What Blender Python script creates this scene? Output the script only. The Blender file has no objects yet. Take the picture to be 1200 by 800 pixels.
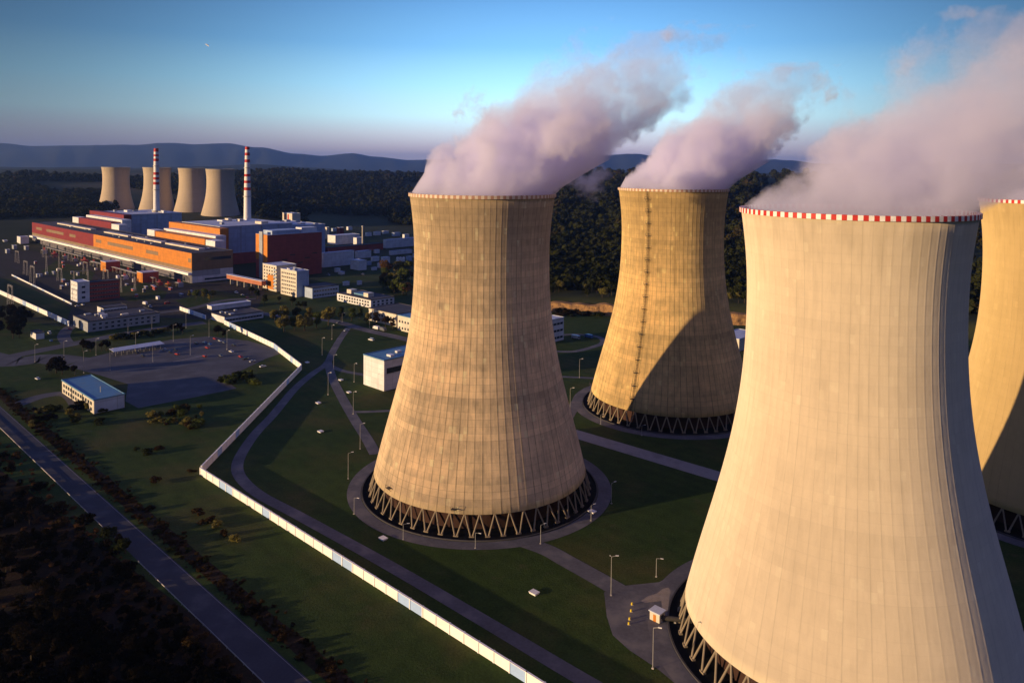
import bpy, math, random
import numpy as np
from mathutils import Vector, Matrix, noise

random.seed(7)
rng = np.random.default_rng(7)
S = bpy.context.scene
COL = S.collection
R_ = math.radians
PI = math.pi

# ------------------------------------------------------------------ camera geometry (metres, +Y away, camera over the origin)
CH, PITCH, ROLL, FPX, CY = 136.108, R_(1.714), R_(0.523), 890.03, 400 - 177.319
_fw = Vector((0, math.cos(PITCH), -math.sin(PITCH)))
_r0 = Vector((1, 0, 0)); _u0 = Vector((0, math.sin(PITCH), math.cos(PITCH)))
_rt = _r0 * math.cos(ROLL) + _u0 * math.sin(ROLL)
_up = _u0 * math.cos(ROLL) - _r0 * math.sin(ROLL)


def ray(px, py):
    return _fw + _rt * ((px - 600) / FPX) - _up * ((py - CY) / FPX)


def G(px, py, z=0.0):
    """ground point (at height z) seen at a photograph position"""
    d = ray(px, py); t = (z - CH) / d.z
    return Vector((d.x * t, d.y * t, z))


def proj(P):
    d = Vector(P) - Vector((0, 0, CH)); k = d.dot(_fw)
    return 600 + FPX * d.dot(_rt) / k, CY - FPX * d.dot(_up) / k


def height_at(P, py):
    lo, hi = -50.0, 3000.0
    for _ in range(60):
        m = (lo + hi) / 2
        if proj((P[0], P[1], m))[1] > py: lo = m
        else: hi = m
    return lo


def solve(f, lo, hi):
    s = f(lo) > 0
    for _ in range(50):
        m = (lo + hi) / 2
        if (f(m) > 0) == s: lo = m
        else: hi = m
    return lo


GA = math.atan2(-.689, .725)                    # the plant's building grid
U = Vector((math.cos(GA), math.sin(GA), 0)); V = Vector((-math.sin(GA), math.cos(GA), 0))
SUN_AZ, SUN_EL = R_(-156.5), R_(7.0)
SUN = Vector((math.cos(SUN_AZ) * math.cos(SUN_EL), math.sin(SUN_AZ) * math.cos(SUN_EL), math.sin(SUN_EL)))


# ------------------------------------------------------------------ materials
def lin(c):
    return tuple((x / 12.92 if x <= .04045 else ((x + .055) / 1.055) ** 2.4) for x in c)


class NT:
    """small helper round a node tree"""
    def __init__(s, tree): s.t = tree; s.t.nodes.clear()
    def n(s, typ, **kw):
        nd = s.t.nodes.new(typ)
        for k, v in kw.items():
            if k.startswith('i_'):
                key = k[2:]
                key = int(key) if key.isdigit() else key.replace('_', ' ')
                nd.inputs[key].default_value = v
            else: setattr(nd, k, v)
        return nd
    def l(s, a, b): s.t.links.new(a, b)
    def math(s, op, a, b=None, c=None, clamp=False):
        nd = s.n('ShaderNodeMath', operation=op); nd.use_clamp = clamp
        for i, v in enumerate((a, b, c)):
            if v is None: continue
            if isinstance(v, (int, float)): nd.inputs[i].default_value = v
            else: s.l(v, nd.inputs[i])
        return nd.outputs[0]
    def mix(s, f, a, b, blend='MIX'):
        nd = s.n('ShaderNodeMix', data_type='RGBA', blend_type=blend)
        for sock, v in ((nd.inputs[0], f), (nd.inputs[6], a), (nd.inputs[7], b)):
            if isinstance(v, (int, float)): sock.default_value = v
            elif isinstance(v, tuple): sock.default_value = (*v[:3], 1)
            else: s.l(v, sock)
        return nd.outputs[2]
    def noise(s, vec, scale, detail=4, rough=.55, w=None):
        nd = s.n('ShaderNodeTexNoise'); nd.inputs['Scale'].default_value = scale
        nd.inputs['Detail'].default_value = detail; nd.inputs['Roughness'].default_value = rough
        if vec is not None: s.l(vec, nd.inputs['Vector'])
        return nd.outputs[0]
    def ramp(s, f, stops):
        nd = s.n('ShaderNodeValToRGB'); e = nd.color_ramp.elements
        while len(e) < len(stops): e.new(.5)
        for el, (p, c) in zip(e, stops):
            el.position = p; el.color = (*c[:3], 1) if isinstance(c, tuple) else (c, c, c, 1)
        s.l(f, nd.inputs[0]); return nd.outputs[0]
    def mapr(s, v, a, b, c=0., d=1., smooth=False):
        nd = s.n('ShaderNodeMapRange'); nd.interpolation_type = 'SMOOTHSTEP' if smooth else 'LINEAR'
        s.l(v, nd.inputs[0])
        for i, x in zip((1, 2, 3, 4), (a, b, c, d)): nd.inputs[i].default_value = x
        return nd.outputs[0]


MATS = {}


def mat(name, col=(.5, .5, .5), rough=.8, metal=0., var=.18, scale=.6, bump=0., spec=.3, fine=8., dirt=None):
    """plain surface with two scales of mottling"""
    if name in MATS: return MATS[name]
    m = bpy.data.materials.new(name); m.use_nodes = True; t = NT(m.node_tree)
    tc = t.n('ShaderNodeTexCoord').outputs['Object']
    a = t.noise(tc, scale, 4); b = t.noise(tc, scale * fine, 3)
    f = t.math('ADD', t.math('MULTIPLY', a, .65), t.math('MULTIPLY', b, .35))
    f = t.mapr(f, .3, .7, 1 - var, 1 + var)
    c = t.mix(1.0, col, f, 'MULTIPLY')
    if dirt:
        c = t.mix(t.math('MULTIPLY', t.mapr(a, .52, .68, 0, 1), dirt[1]), c, dirt[0])
    p = t.n('ShaderNodeBsdfPrincipled'); t.l(c, p.inputs['Base Color'])
    p.inputs['Roughness'].default_value = rough; p.inputs['Metallic'].default_value = metal
    p.inputs['Specular IOR Level'].default_value = spec
    if bump:
        bp = t.n('ShaderNodeBump'); bp.inputs['Strength'].default_value = bump; bp.inputs['Distance'].default_value = .3
        t.l(b, bp.inputs['Height']); t.l(bp.outputs[0], p.inputs['Normal'])
    o = t.n('ShaderNodeOutputMaterial'); t.l(p.outputs[0], o.inputs[0])
    MATS[name] = m
    return m


def clad(name, col, period=3.0, var=.12, rough=.55, axis='h', spec=.35):
    """wall cladding with panel joints"""
    if name in MATS: return MATS[name]
    m = bpy.data.materials.new(name); m.use_nodes = True; t = NT(m.node_tree)
    tc = t.n('ShaderNodeTexCoord').outputs['Object']
    sp = t.n('ShaderNodeSeparateXYZ'); t.l(tc, sp.inputs[0])
    h = t.math('ADD', sp.outputs[0], sp.outputs[1])
    fx = t.math('FRACT', t.math('DIVIDE', h, period * 2))
    fz = t.math('FRACT', t.math('DIVIDE', sp.outputs[2], period))
    jl = t.math('MAXIMUM', t.math('LESS_THAN', fx, .03), t.math('LESS_THAN', fz, .05))
    cell = t.n('ShaderNodeCombineXYZ')
    t.l(t.math('FLOOR', t.math('DIVIDE', h, period * 2)), cell.inputs[0]); t.l(t.math('FLOOR', t.math('DIVIDE', sp.outputs[2], period)), cell.inputs[2])
    wn = t.n('ShaderNodeTexWhiteNoise'); t.l(cell.outputs[0], wn.inputs[0])
    ns = t.noise(tc, .15, 5)
    f = t.math('ADD', t.mapr(wn.outputs[0], 0, 1, 1 - var * .6, 1 + var * .6), t.mapr(ns, .3, .7, -var, var))
    c = t.mix(1.0, col, f, 'MULTIPLY')
    c = t.mix(t.math('MULTIPLY', jl, .5), c, tuple(x * .45 for x in col))
    p = t.n('ShaderNodeBsdfPrincipled'); t.l(c, p.inputs['Base Color']); p.inputs['Roughness'].default_value = rough
    p.inputs['Specular IOR Level'].default_value = spec
    o = t.n('ShaderNodeOutputMaterial'); t.l(p.outputs[0], o.inputs[0])
    MATS[name] = m
    return m


def tower_mat(name, c_light, c_dark, streak, clean, dr=1.):
    """cast concrete shell: lift bands, formwork ribs and rain streaks in cylindrical object coordinates"""
    m = bpy.data.materials.new(name); m.use_nodes = True; t = NT(m.node_tree)
    tc = t.n('ShaderNodeTexCoord').outputs['Object']
    sp = t.n('ShaderNodeSeparateXYZ'); t.l(tc, sp.inputs[0])
    ang = t.math('DIVIDE', t.math('ARCTAN2', sp.outputs[1], sp.outputs[0]), 2 * PI)
    z = sp.outputs[2]
    cyl = t.n('ShaderNodeCombineXYZ'); t.l(ang, cyl.inputs[0]); t.l(t.math('MULTIPLY', z, .004), cyl.inputs[1])
    # ribs: 80 round the shell, strength varies rib by rib and along it
    a80 = t.math('MULTIPLY', ang, 80.)
    fr = t.math('ABSOLUTE', t.math('SUBTRACT', t.math('FRACT', a80), .5))
    rid = t.n('ShaderNodeCombineXYZ'); t.l(t.math('FLOOR', a80), rid.inputs[0])
    wr = t.n('ShaderNodeTexWhiteNoise'); t.l(rid.outputs[0], wr.inputs[0])
    line = t.math('LESS_THAN', fr, .045 if clean else .06)
    brk = t.noise(cyl.outputs[0], 60, 3)
    ribs = t.math('MULTIPLY', line, t.math('MULTIPLY', t.mapr(wr.outputs[0], 0, 1, .25, 1.), t.mapr(brk, .3, .6, .35, 1.)))
    # lifts: rings of pours, each its own tone, with a fine joint
    lz = t.math('DIVIDE', z, 2.5)
    lid = t.n('ShaderNodeCombineXYZ'); t.l(t.math('FLOOR', lz), lid.inputs[2])
    wl = t.n('ShaderNodeTexWhiteNoise'); t.l(lid.outputs[0], wl.inputs[0])
    pid = t.n('ShaderNodeCombineXYZ'); t.l(t.math('FLOOR', lz), pid.inputs[2]); t.l(t.math('FLOOR', t.math('MULTIPLY', ang, 160.)), pid.inputs[0])
    wp = t.n('ShaderNodeTexWhiteNoise'); t.l(pid.outputs[0], wp.inputs[0])
    joint = t.math('LESS_THAN', t.math('FRACT', lz), .07)
    # long vertical streaks (fine) and broad weather patches
    st = t.n('ShaderNodeCombineXYZ'); t.l(ang, st.inputs[0]); t.l(t.math('MULTIPLY', z, .0007), st.inputs[1])
    s1 = t.noise(st.outputs[0], 220, 5, .65); s2 = t.noise(st.outputs[0], 45, 4)
    big = t.noise(tc, .035, 4); med = t.noise(tc, .25, 5, .65)
    bz = t.n('ShaderNodeCombineXYZ'); t.l(t.math('MULTIPLY', z, .05), bz.inputs[2]); t.l(t.math('MULTIPLY', ang, 3.), bz.inputs[0])
    bands = t.noise(bz.outputs[0], 1.2, 4, .6)
    k = .35 if clean else 1.
    f = t.math('ADD', t.mapr(s1, .3, .7, -.20 * streak, .20 * streak), t.mapr(s2, .3, .7, -.22 * streak, .22 * streak))
    f = t.math('ADD', f, t.mapr(bands, .35, .65, -.24 * k, .24 * k))
    f = t.math('ADD', f, t.mapr(wl.outputs[0], 0, 1, -.16 * k, .16 * k))
    f = t.math('ADD', f, t.mapr(wp.outputs[0], 0, 1, -.07 * k, .07 * k))
    f = t.math('ADD', f, t.mapr(big, .35, .65, -.12 * k, .12 * k))
    f = t.math('ADD', f, t.mapr(med, .3, .7, -.20 * k, .20 * k))
    c = t.mix(t.math('ADD', .5, f, clamp=True), c_dark, c_light)
    c = t.mix(t.math('MULTIPLY', joint, t.mapr(wl.outputs[0], 0, 1, .0, .10 if clean else .42)), c, tuple(x * .4 for x in c_dark))
    c = t.mix(t.math('MULTIPLY', ribs, .22 if clean else .78), c, tuple(x * .35 for x in c_dark))
    drip = t.math('ADD', t.mapr(z, 105. if clean else 62., 124., 0., .6 if clean else .95), t.mapr(s2, .3, .7, -.55, .45))
    foot = t.math('ADD', t.mapr(z, 7., 22., .35, 0.), t.mapr(s1, .35, .7, -.35, .25))
    wet = t.math('ADD', t.mapr(drip, .1, .8, 0, .55, True), t.math('MULTIPLY', t.mapr(foot, 0., .5, 0, .3, True), .8), clamp=True)
    c = t.mix(t.math('MULTIPLY', wet, .55 if clean else .85), c, tuple(x * y for x, y in zip(c_dark, (.55, .53, .48))))
    patch = t.math('MULTIPLY', t.math('GREATER_THAN', wp.outputs[0], .955), t.mapr(med, .4, .6, .05, .25 if clean else .5))
    c = t.mix(patch, c, tuple(min(.8, x * 1.12) for x in c_light))
    p = t.n('ShaderNodeBsdfPrincipled'); t.l(c, p.inputs['Base Color']); p.inputs['Roughness'].default_value = .9; p.inputs['Diffuse Roughness'].default_value = dr
    p.inputs['Specular IOR Level'].default_value = .15
    bp = t.n('ShaderNodeBump'); bp.inputs['Strength'].default_value = .5; bp.inputs['Distance'].default_value = .25
    t.l(t.math('SUBTRACT', t.math('MULTIPLY', med, .5), t.math('MULTIPLY', line, .6)), bp.inputs['Height']); t.l(bp.outputs[0], p.inputs['Normal'])
    o = t.n('ShaderNodeOutputMaterial'); t.l(p.outputs[0], o.inputs[0])
    return m


def leaf_mat(name, c1, c2, tr=.25, wide=None):
    m = bpy.data.materials.new(name); m.use_nodes = True; t = NT(m.node_tree)
    tc = t.n('ShaderNodeTexCoord').outputs['Object']; oi = t.n('ShaderNodeObjectInfo').outputs['Random']
    ns = t.noise(tc, .45, 3)
    f = t.math('ADD', t.mapr(ns, .3, .7, 0, .8), t.math('MULTIPLY', oi, .35), clamp=True)
    c = t.mix(f, c1, c2)
    if wide:
        for col, sc, lo in wide: c = t.mix(t.mapr(t.noise(tc, sc, 4, .6), lo, lo + .06, 0, .85), c, col)
    d = t.n('ShaderNodeBsdfDiffuse'); tl = t.n('ShaderNodeBsdfTranslucent'); t.l(c, d.inputs[0]); t.l(c, tl.inputs[0])
    mx = t.n('ShaderNodeMixShader'); mx.inputs[0].default_value = tr; t.l(d.outputs[0], mx.inputs[1]); t.l(tl.outputs[0], mx.inputs[2])
    o = t.n('ShaderNodeOutputMaterial'); t.l(mx.outputs[0], o.inputs[0])
    return m


def ground_mat(name, cols, scale=.02, bump=.4, patch=None, mow=False):
    """cols: three tones blended by two noises; patch = (colour, scale, lo, hi)"""
    m = bpy.data.materials.new(name); m.use_nodes = True; t = NT(m.node_tree)
    tc = t.n('ShaderNodeTexCoord').outputs['Object']
    a = t.noise(tc, scale, 6, .6); b = t.noise(tc, scale * 12, 5, .65); d = t.noise(tc, 1.3, 4, .7)
    c = t.mix(t.mapr(a, .38, .62), cols[0], cols[1])
    c = t.mix(t.math('MULTIPLY', t.mapr(b, .42, .66), .7), c, cols[2])
    if patch:
        c = t.mix(t.mapr(t.noise(tc, patch[1], 5, .6), patch[2], patch[3]), c, patch[0])
    c = t.mix(1., c, t.mapr(d, .25, .75, .6, 1.4), 'MULTIPLY')
    if mow:
        sp = t.n('ShaderNodeSeparateXYZ'); t.l(tc, sp.inputs[0]); wob = t.math('MULTIPLY', a, 22.)
        st = t.math('SINE', t.math('ADD', wob, t.math('ADD', t.math('MULTIPLY', sp.outputs[0], .62), t.math('MULTIPLY', sp.outputs[1], .65))))
        c = t.mix(1., c, t.mapr(st, -.8, .8, .955, 1.045), 'MULTIPLY')
        e = t.noise(tc, .085, 5, .7); c = t.mix(t.mapr(e, .60, .72, 0, .55), c, (.085, .072, .036))
    p = t.n('ShaderNodeBsdfPrincipled'); t.l(c, p.inputs['Base Color']); p.inputs['Roughness'].default_value = .95
    p.inputs['Specular IOR Level'].default_value = .1
    bp = t.n('ShaderNodeBump'); bp.inputs['Strength'].default_value = bump; bp.inputs['Distance'].default_value = .5
    t.l(d, bp.inputs['Height']); t.l(bp.outputs[0], p.inputs['Normal'])
    o = t.n('ShaderNodeOutputMaterial'); t.l(p.outputs[0], o.inputs[0])
    return m


M = {}
M['shell_old'] = tower_mat('weathered_concrete', (.90, .69, .43), (.46, .36, .235), 1.2, False)
M['shell_old_far'] = tower_mat('weathered_ochre_concrete', (.86, .615, .28), (.45, .33, .155), 1.1, False)
M['shell_new'] = tower_mat('coated_concrete', (.76, .655, .50), (.55, .47, .355), .7, True)
M['shell_far'] = tower_mat('grey_tan_concrete', (.56, .46, .34), (.42, .34, .25), .5, True, 0.)
M['shell_ochre'] = tower_mat('golden_coated_concrete', (.60, .455, .225), (.44, .33, .155), .6, True)
M['white'] = clad('white_panels', (.72, .72, .74), 3.2)
M['cream'] = clad('cream_render', (.66, .60, .50), 3.4)
M['grey'] = clad('grey_panels', (.34, .36, .40), 3.0)
M['lowgrey'] = clad('dull_grey_panels', (.13, .12, .15), 3.0)
M['bluewhite'] = clad('pale_blue_panels', (.38, .47, .62), 6.0)
M['red'] = clad('red_cladding', (.20, .010, .018), 4.0)
M['orange'] = clad('orange_cladding', (.58, .20, .018), 4.0)
M['darkred'] = clad('dark_red_cladding', (.36, .065, .055), 4.2)
M['brick'] = clad('brick_red_cladding', (.42, .14, .07), 3.0)
M['brown'] = clad('brown_cladding', (.24, .16, .09), 3.0)
M['roof_dark'] = mat('dark_roof', (.06, .06, .075), .9, dirt=((.12, .11, .11), .6), scale=.08)
M['roof_pale'] = mat('pale_roof', (.55, .59, .68), .7, dirt=((.30, .31, .35), .6), scale=.08)
M['roof_blue'] = mat('blue_roof', (.10, .24, .38), .6, dirt=((.14, .20, .24), .7), scale=.12)
M['concrete'] = mat('concrete', (.46, .42, .36), .9, bump=.2)
M['conc_col'] = mat('column_concrete', (.25, .20, .14), .85)
M['wallwhite'] = mat('white_wall_paint', (.90, .89, .87), .8, var=.06, scale=.12, dirt=((.62, .64, .68), .5))
M['wallblue'] = mat('bluish_wall_panel', (.36, .52, .84), .8, var=.08, scale=.12)  # bluer tone set on clusters of wall panels
M['redpaint'] = mat('red_paint', (.50, .03, .025), .6)
M['whitepaint'] = mat('white_paint', (.80, .78, .74), .6)
M['steel'] = mat('galvanised_steel', (.42, .40, .38), .55, .3)
M['darksteel'] = mat('dark_steel', (.05, .045, .04), .7)
M['glass'] = mat('window_glass', (.035, .045, .06), .12, spec=.6)
M['asphalt'] = mat('asphalt', (.046, .047, .060), .92, var=.25, scale=.09, fine=14, dirt=((.10, .10, .105), .5))
M['lot'] = mat('worn_grey_asphalt', (.082, .082, .094), .92, var=.25, scale=.07, fine=14, dirt=((.13, .13, .135), .6))
M['path'] = mat('path_asphalt', (.11, .106, .115), .92, var=.34, scale=.09, fine=9, dirt=((.19, .175, .16), .75))
M['slab'] = mat('pale_concrete_paving', (.26, .25, .24), .9, var=.2, scale=.15, dirt=((.15, .14, .14), .6))
M['kerb'] = mat('kerb_stone', (.40, .37, .33), .9)
M['black'] = mat('dark_basin', (.010, .010, .011), 1., spec=.05)
M['darkconc'] = mat('stained_concrete', (.07, .065, .065), .9)
M['fill'] = mat('rusty_fill', (.045, .020, .014), .9, scale=.3)
M['bark'] = mat('bark', (.06, .045, .03), .95)
M['tyre'] = mat('tyre_rubber', (.02, .02, .02), .9)
M['yellow'] = mat('yellow_paint', (.75, .55, .03), .6)
M['lamp'] = mat('lamp_housing', (.36, .35, .33), .5)
M['grass'] = ground_mat('mown_grass', ((.029, .056, .011), (.046, .070, .016), (.022, .042, .010)), .012, patch=((.075, .070, .022), .022, .48, .72), mow=True)
M['land'] = ground_mat('countryside', ((.032, .044, .016), (.055, .055, .024), (.026, .034, .013)), .0016, patch=((.10, .085, .05), .0009, .55, .62))
M['scrub'] = ground_mat('rough_scrub', ((.030, .018, .010), (.018, .016, .008), (.045, .024, .014)), .05, 1.)
M['yard'] = ground_mat('plant_yard', ((.045, .040, .038), (.034, .036, .022), (.075, .064, .058)), .03)
M['quarry'] = ground_mat('sandstone_bank', ((.42, .24, .09), (.34, .19, .08), (.22, .13, .06)), .06, 1.)
M['mountain'] = ground_mat('wooded_mountain', ((.03, .04, .022), (.045, .05, .03), (.025, .03, .018)), .0006)
M['leaf_green'] = leaf_mat('green_leaves', (.055, .080, .018), (.11, .125, .032))
M['leaf_dark'] = leaf_mat('dark_leaves', (.014, .020, .008), (.035, .040, .014))
M['leaf_olive'] = leaf_mat('olive_leaves', (.13, .12, .032), (.21, .175, .05))
M['leaf_rust'] = leaf_mat('rust_leaves', (.036, .024, .011), (.058, .036, .016))
M['leaf_autumn'] = leaf_mat('autumn_leaves', (.085, .045, .02), (.14, .075, .03))
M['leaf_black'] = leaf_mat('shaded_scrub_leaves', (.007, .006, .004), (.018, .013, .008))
M['leaf_forest'] = leaf_mat('forest_leaves', (.013, .018, .006), (.036, .039, .012), .15, (((.052, .040, .014), .011, .57), ((.010, .014, .006), .007, .56), ((.055, .030, .014), .019, .66)))
M['puddle'] = mat('wet_concrete', (.20, .20, .22), .08, spec=.8)


# ------------------------------------------------------------------ mesh building
class MB:
    def __init__(s): s.v = []; s.f = []; s.m = []
    def add(s, vs, fs, mi=0):
        o = len(s.v); s.v += [tuple(v) for v in vs]; s.f += [tuple(i + o for i in f) for f in fs]; s.m += [mi] * len(fs)
        return s
    def box(s, x0, x1, y0, y1, z0, z1, mi=0):
        return s.add([(x0, y0, z0), (x1, y0, z0), (x1, y1, z0), (x0, y1, z0), (x0, y0, z1), (x1, y0, z1), (x1, y1, z1), (x0, y1, z1)],
                     [(0, 3, 2, 1), (4, 5, 6, 7), (0, 1, 5, 4), (1, 2, 6, 5), (2, 3, 7, 6), (3, 0, 4, 7)], mi)
    def tube(s, a, b, r0, r1=None, n=8, mi=0, caps=True):
        a, b = Vector(a), Vector(b); r1 = r0 if r1 is None else r1
        d = (b - a).normalized(); x = d.orthogonal().normalized(); y = d.cross(x)
        vs = [a + (x * math.cos(2 * PI * i / n) + y * math.sin(2 * PI * i / n)) * r0 for i in range(n)]
        vs += [b + (x * math.cos(2 * PI * i / n) + y * math.sin(2 * PI * i / n)) * r1 for i in range(n)]
        fs = [(i, (i + 1) % n, n + (i + 1) % n, n + i) for i in range(n)]
        if caps: fs += [tuple(range(n - 1, -1, -1)), tuple(range(n, 2 * n))]
        return s.add(vs, fs, mi)
    def lathe(s, prof, n=96, mi=0, closed=False):
        vs = []; k = len(prof)
        for i in range(n):
            c, q = math.cos(2 * PI * i / n), math.sin(2 * PI * i / n)
            vs += [(r * c, r * q, z) for r, z in prof]
        fs = []
        for i in range(n):
            j = (i + 1) % n
            for q in range(k if closed else k - 1):
                w = (q + 1) % k
                fs.append((i * k + q, j * k + q, j * k + w, i * k + w))
        return s.add(vs, fs, mi)
    def mesh(s, name, mats, smooth=False):
        me = bpy.data.meshes.new(name); me.from_pydata(s.v, [], s.f); me.update()
        for m in (mats if isinstance(mats, (list, tuple)) else [mats]): me.materials.append(m)
        if any(s.m): me.polygons.foreach_set('material_index', s.m)
        if smooth: me.polygons.foreach_set('use_smooth', [True] * len(s.f))
        return me
    def build(s, name, mats, parent=None, smooth=False):
        return link(name, s.mesh(name, mats, smooth), parent)


def link(name, me, parent=None):
    o = bpy.data.objects.new(name, me); COL.objects.link(o)
    if parent is not None: o.parent = parent
    return o


def tag(o, label, cat, group=None, kind=None):
    o['label'] = label; o['category'] = cat
    if group: o['group'] = group
    if kind: o['kind'] = kind
    return o


def thing(name, label, cat, loc, rz=0., group=None):
    o = bpy.data.objects.new(name, None); COL.objects.link(o); o.empty_display_size = .5
    o.location = loc; o.rotation_euler = (0, 0, rz)
    return tag(o, label, cat, group)


def copy_tree(src, parent=None):
    c = src.copy(); COL.objects.link(c)
    if parent is not None: c.parent = parent
    for ch in KIDS.get(src.name, ()): copy_tree(ch, c)
    return c


KIDS = {}


def index_kids(root):
    KIDS[root.name] = [o for o in COL.objects if o.parent == root]
    for k in KIDS[root.name]: index_kids(k)


def structure(o, label, cat='ground'):
    return tag(o, label, cat, None, 'structure')


# ------------------------------------------------------------------ terrain
def sstep(a, b, x):
    t = min(1., max(0., (x - a) / (b - a))); return t * t * (3 - 2 * t)


def terrain(x, y):
    r = math.hypot(x, y)
    if y <= 0 or r < 700: return 0.
    px = 600 + FPX * x / y
    w = sstep(520, 640, px)                        # the wooded hill comes close on the right
    r0 = 1650 + (760 - 1650) * w
    top = 62 + 22 * sstep(260, 420, px) + 6 * w
    h = top * sstep(r0, r0 + 2600, r) + 26 * sstep(1450, 1800, r) * (1 - sstep(300, 420, px))
    h += 10.5 * w * sstep(716, 736, r)
    n = noise.noise(Vector((x / 900, y / 900, 3.1))) * 16 + noise.noise(Vector((x / 300, y / 300, 1.7))) * 5
    h += n * sstep(r0 + 300, r0 + 1500, r)
    h -= (h + 5) * sstep(6500, 9500, r)
    return max(h, -5.)


def build_ground():
    rs = [0, 120, 300, 500, 700, 712, 720, 728, 736, 748] + list(np.geomspace(760, 44000, 110))
    az = list(np.linspace(-PI, -R_(60), 30, endpoint=False)) + list(np.linspace(-R_(60), R_(60), 241)) + list(np.linspace(R_(60), PI, 30, endpoint=False)[1:])
    vs = [(0, 0, 0)]; fs = []
    n = len(az)
    for r in rs[1:]:
        for a in az:
            x, y = r * math.sin(a), r * math.cos(a); vs.append((x, y, terrain(x, y) if abs(a) < R_(60) else 0.))
    for i in range(n): fs.append((0, 1 + (i + 1) % n, 1 + i))
    for k in range(len(rs) - 2):
        for i in range(n):
            a, b = 1 + k * n + i, 1 + k * n + (i + 1) % n
            fs.append((a, b, b + n, a + n))
    o = MB().add(vs, fs).build('ground', M['land'], smooth=True)
    structure(o, 'dark open countryside rising to wooded hills round the power station')


build_ground()


def sheet(name, pts, z, m, label, cat='ground', dense=0):
    vs = [(p[0], p[1], z) for p in pts]
    return structure(MB().add(vs, [tuple(range(len(vs)))]).build(name, m), label, cat)


def smooth_line(pts, k=8):
    """Catmull-Rom through 2-D points"""
    P = [Vector((p[0], p[1])) for p in pts]; P = [2 * P[0] - P[1]] + P + [2 * P[-1] - P[-2]]
    out = []
    for i in range(1, len(P) - 2):
        for j in range(k):
            t = j / k; a, b, c, d = P[i - 1:i + 3]
            out.append(.5 * ((2 * b) + (c - a) * t + (2 * a - 5 * b + 4 * c - d) * t * t + (3 * b - a - 3 * c + d) * t ** 3))
    return out + [P[-2]]


def ribbon(mb, pts, w, z, mi=0, off=0.):
    n = len(pts); L = []; Rr = []
    for i, p in enumerate(pts):
        d = (pts[min(i + 1, n - 1)] - pts[max(i - 1, 0)]).normalized(); nn = Vector((-d.y, d.x)); c = p + nn * off
        L.append((*(c + nn * w / 2), z)); Rr.append((*(c - nn * w / 2), z))
    return mb.add(L + Rr, [(i, n + i, n + i + 1, i + 1) for i in range(n - 1)], mi)


def g2(*pp): return [G(*p).xy for p in pp]


# grass of the plant grounds, rough land beyond the road, plant yard
sheet('grass_field', g2((-60, 500), (-40, 380), (0, 372), (90, 385), (220, 352), (330, 345), (400, 318), (500, 312)) + [(-60, 900), (330, 800), (420, 520), (420, 60), (160, 60)] + g2((900, 1050), (365, 860)), .02,
      M['grass'], 'mown dark green grass between the towers, wall and road', 'grass')
sheet('rough_ground', g2((-160, 430), (335, 802), (345, 850)) + [(-30, 60), (-360, 60), (-560, 560)], .024, M['scrub'], 'rough brown scrubland beyond the road at lower left')
sheet('yard', g2((-40, 318), (-10, 292), (38, 294), (225, 333), (275, 329), (310, 342), (300, 366), (240, 374), (190, 372), (150, 372), (85, 380), (-30, 330)), .028,
      M['yard'], 'worn grey brown yard and switchyard before the long hall')

for k_, (pp, lb) in enumerate([(((48, 318), (66, 305), (112, 319), (104, 333), (70, 326)), 'olive grass patch in the switchyard'), (((128, 339), (168, 331), (196, 342), (192, 350), (150, 353)), 'grass patch before the orange ended sheds'),
                  (((-20, 322), (14, 327), (84, 361), (78, 376), (-20, 335)), 'dark grass strip between the two left walls'), (((205, 352), (250, 340), (300, 348), (262, 358), (222, 362)), 'grass patch before the right end of the hall')]):
    sheet('grass_patch', g2(*pp), .036 + .002 * k_, M['grass'], lb, 'grass')

# roads and paths
mb = MB()
road = [Vector(G(-120, 395).xy), G(-20, 472).xy, G(80, 564).xy, G(190, 657).xy, G(300, 754).xy, G(352, 800).xy, G(420, 858).xy, G(560, 975).xy]
rA = (G(0, 475).xy + G(0, 501.5).xy) / 2; rB = (G(365, 800).xy + G(311, 800).xy) / 2
rd = (rB - rA).normalized(); rn = Vector((-rd.y, rd.x))
road_w = (abs((G(365, 800).xy - G(311, 800).xy).dot(rn)) + abs((G(0, 475).xy - G(0, 501.5).xy).dot(rn))) / 2
road = [rA - rd * 220, rB + rd * 160]
ribbon(mb, road, road_w, .05)
structure(mb.build('road', M['asphalt']), 'straight two lane asphalt road along the lower left', 'road')
mb = MB()
for o_ in (road_w / 2 - .45,): ribbon(mb, road, .14, .056, 0, o_)
structure(mb.build('road_markings', M['slab']), 'worn pale edge line on the lower left road', 'road')

mb = MB()
ribbon(mb, smooth_line(g2((408, 384), (398, 398), (390, 412), (383, 426), (366, 438), (345, 456), (320, 486), (300, 507), (284, 530), (278, 547), (284, 562), (305, 580), (350, 604), (450, 659), (560, 723), (690, 800), (800, 862))), 5.2, .060)
structure(mb.build('patrol_path', M['path']), 'curving patrol path following the inside of the white wall', 'path')
mb = MB()
ribbon(mb, smooth_line(g2((384, 424), (390, 444), (402, 468), (416, 492), (430, 514), (440, 532))), 5.6, .064)
ribbon(mb, smooth_line(g2((384, 427), (400, 434), (420, 438), (470, 446), (520, 456))), 4.4, .068)
ribbon(mb, smooth_line(g2((408, 482), (425, 482.5), (460, 481), (520, 478))), 3.4, .072)
structure(mb.build('service_path', M['path']), 'branching service paths left of the middle tower', 'path')
mb = MB()
ribbon(mb, smooth_line(g2((300, 366), (345, 373), (385, 375), (430, 387), (470, 396), (520, 408), (580, 415))), 9.5, .066)
structure(mb.build('service_road', M['path']), 'service road in front of the low office buildings', 'road')
mb = MB()
ribbon(mb, smooth_line(g2((606, 632), (640, 644), (664, 657), (700, 677), (735, 697), (770, 715))), 7.5, .070)
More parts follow.
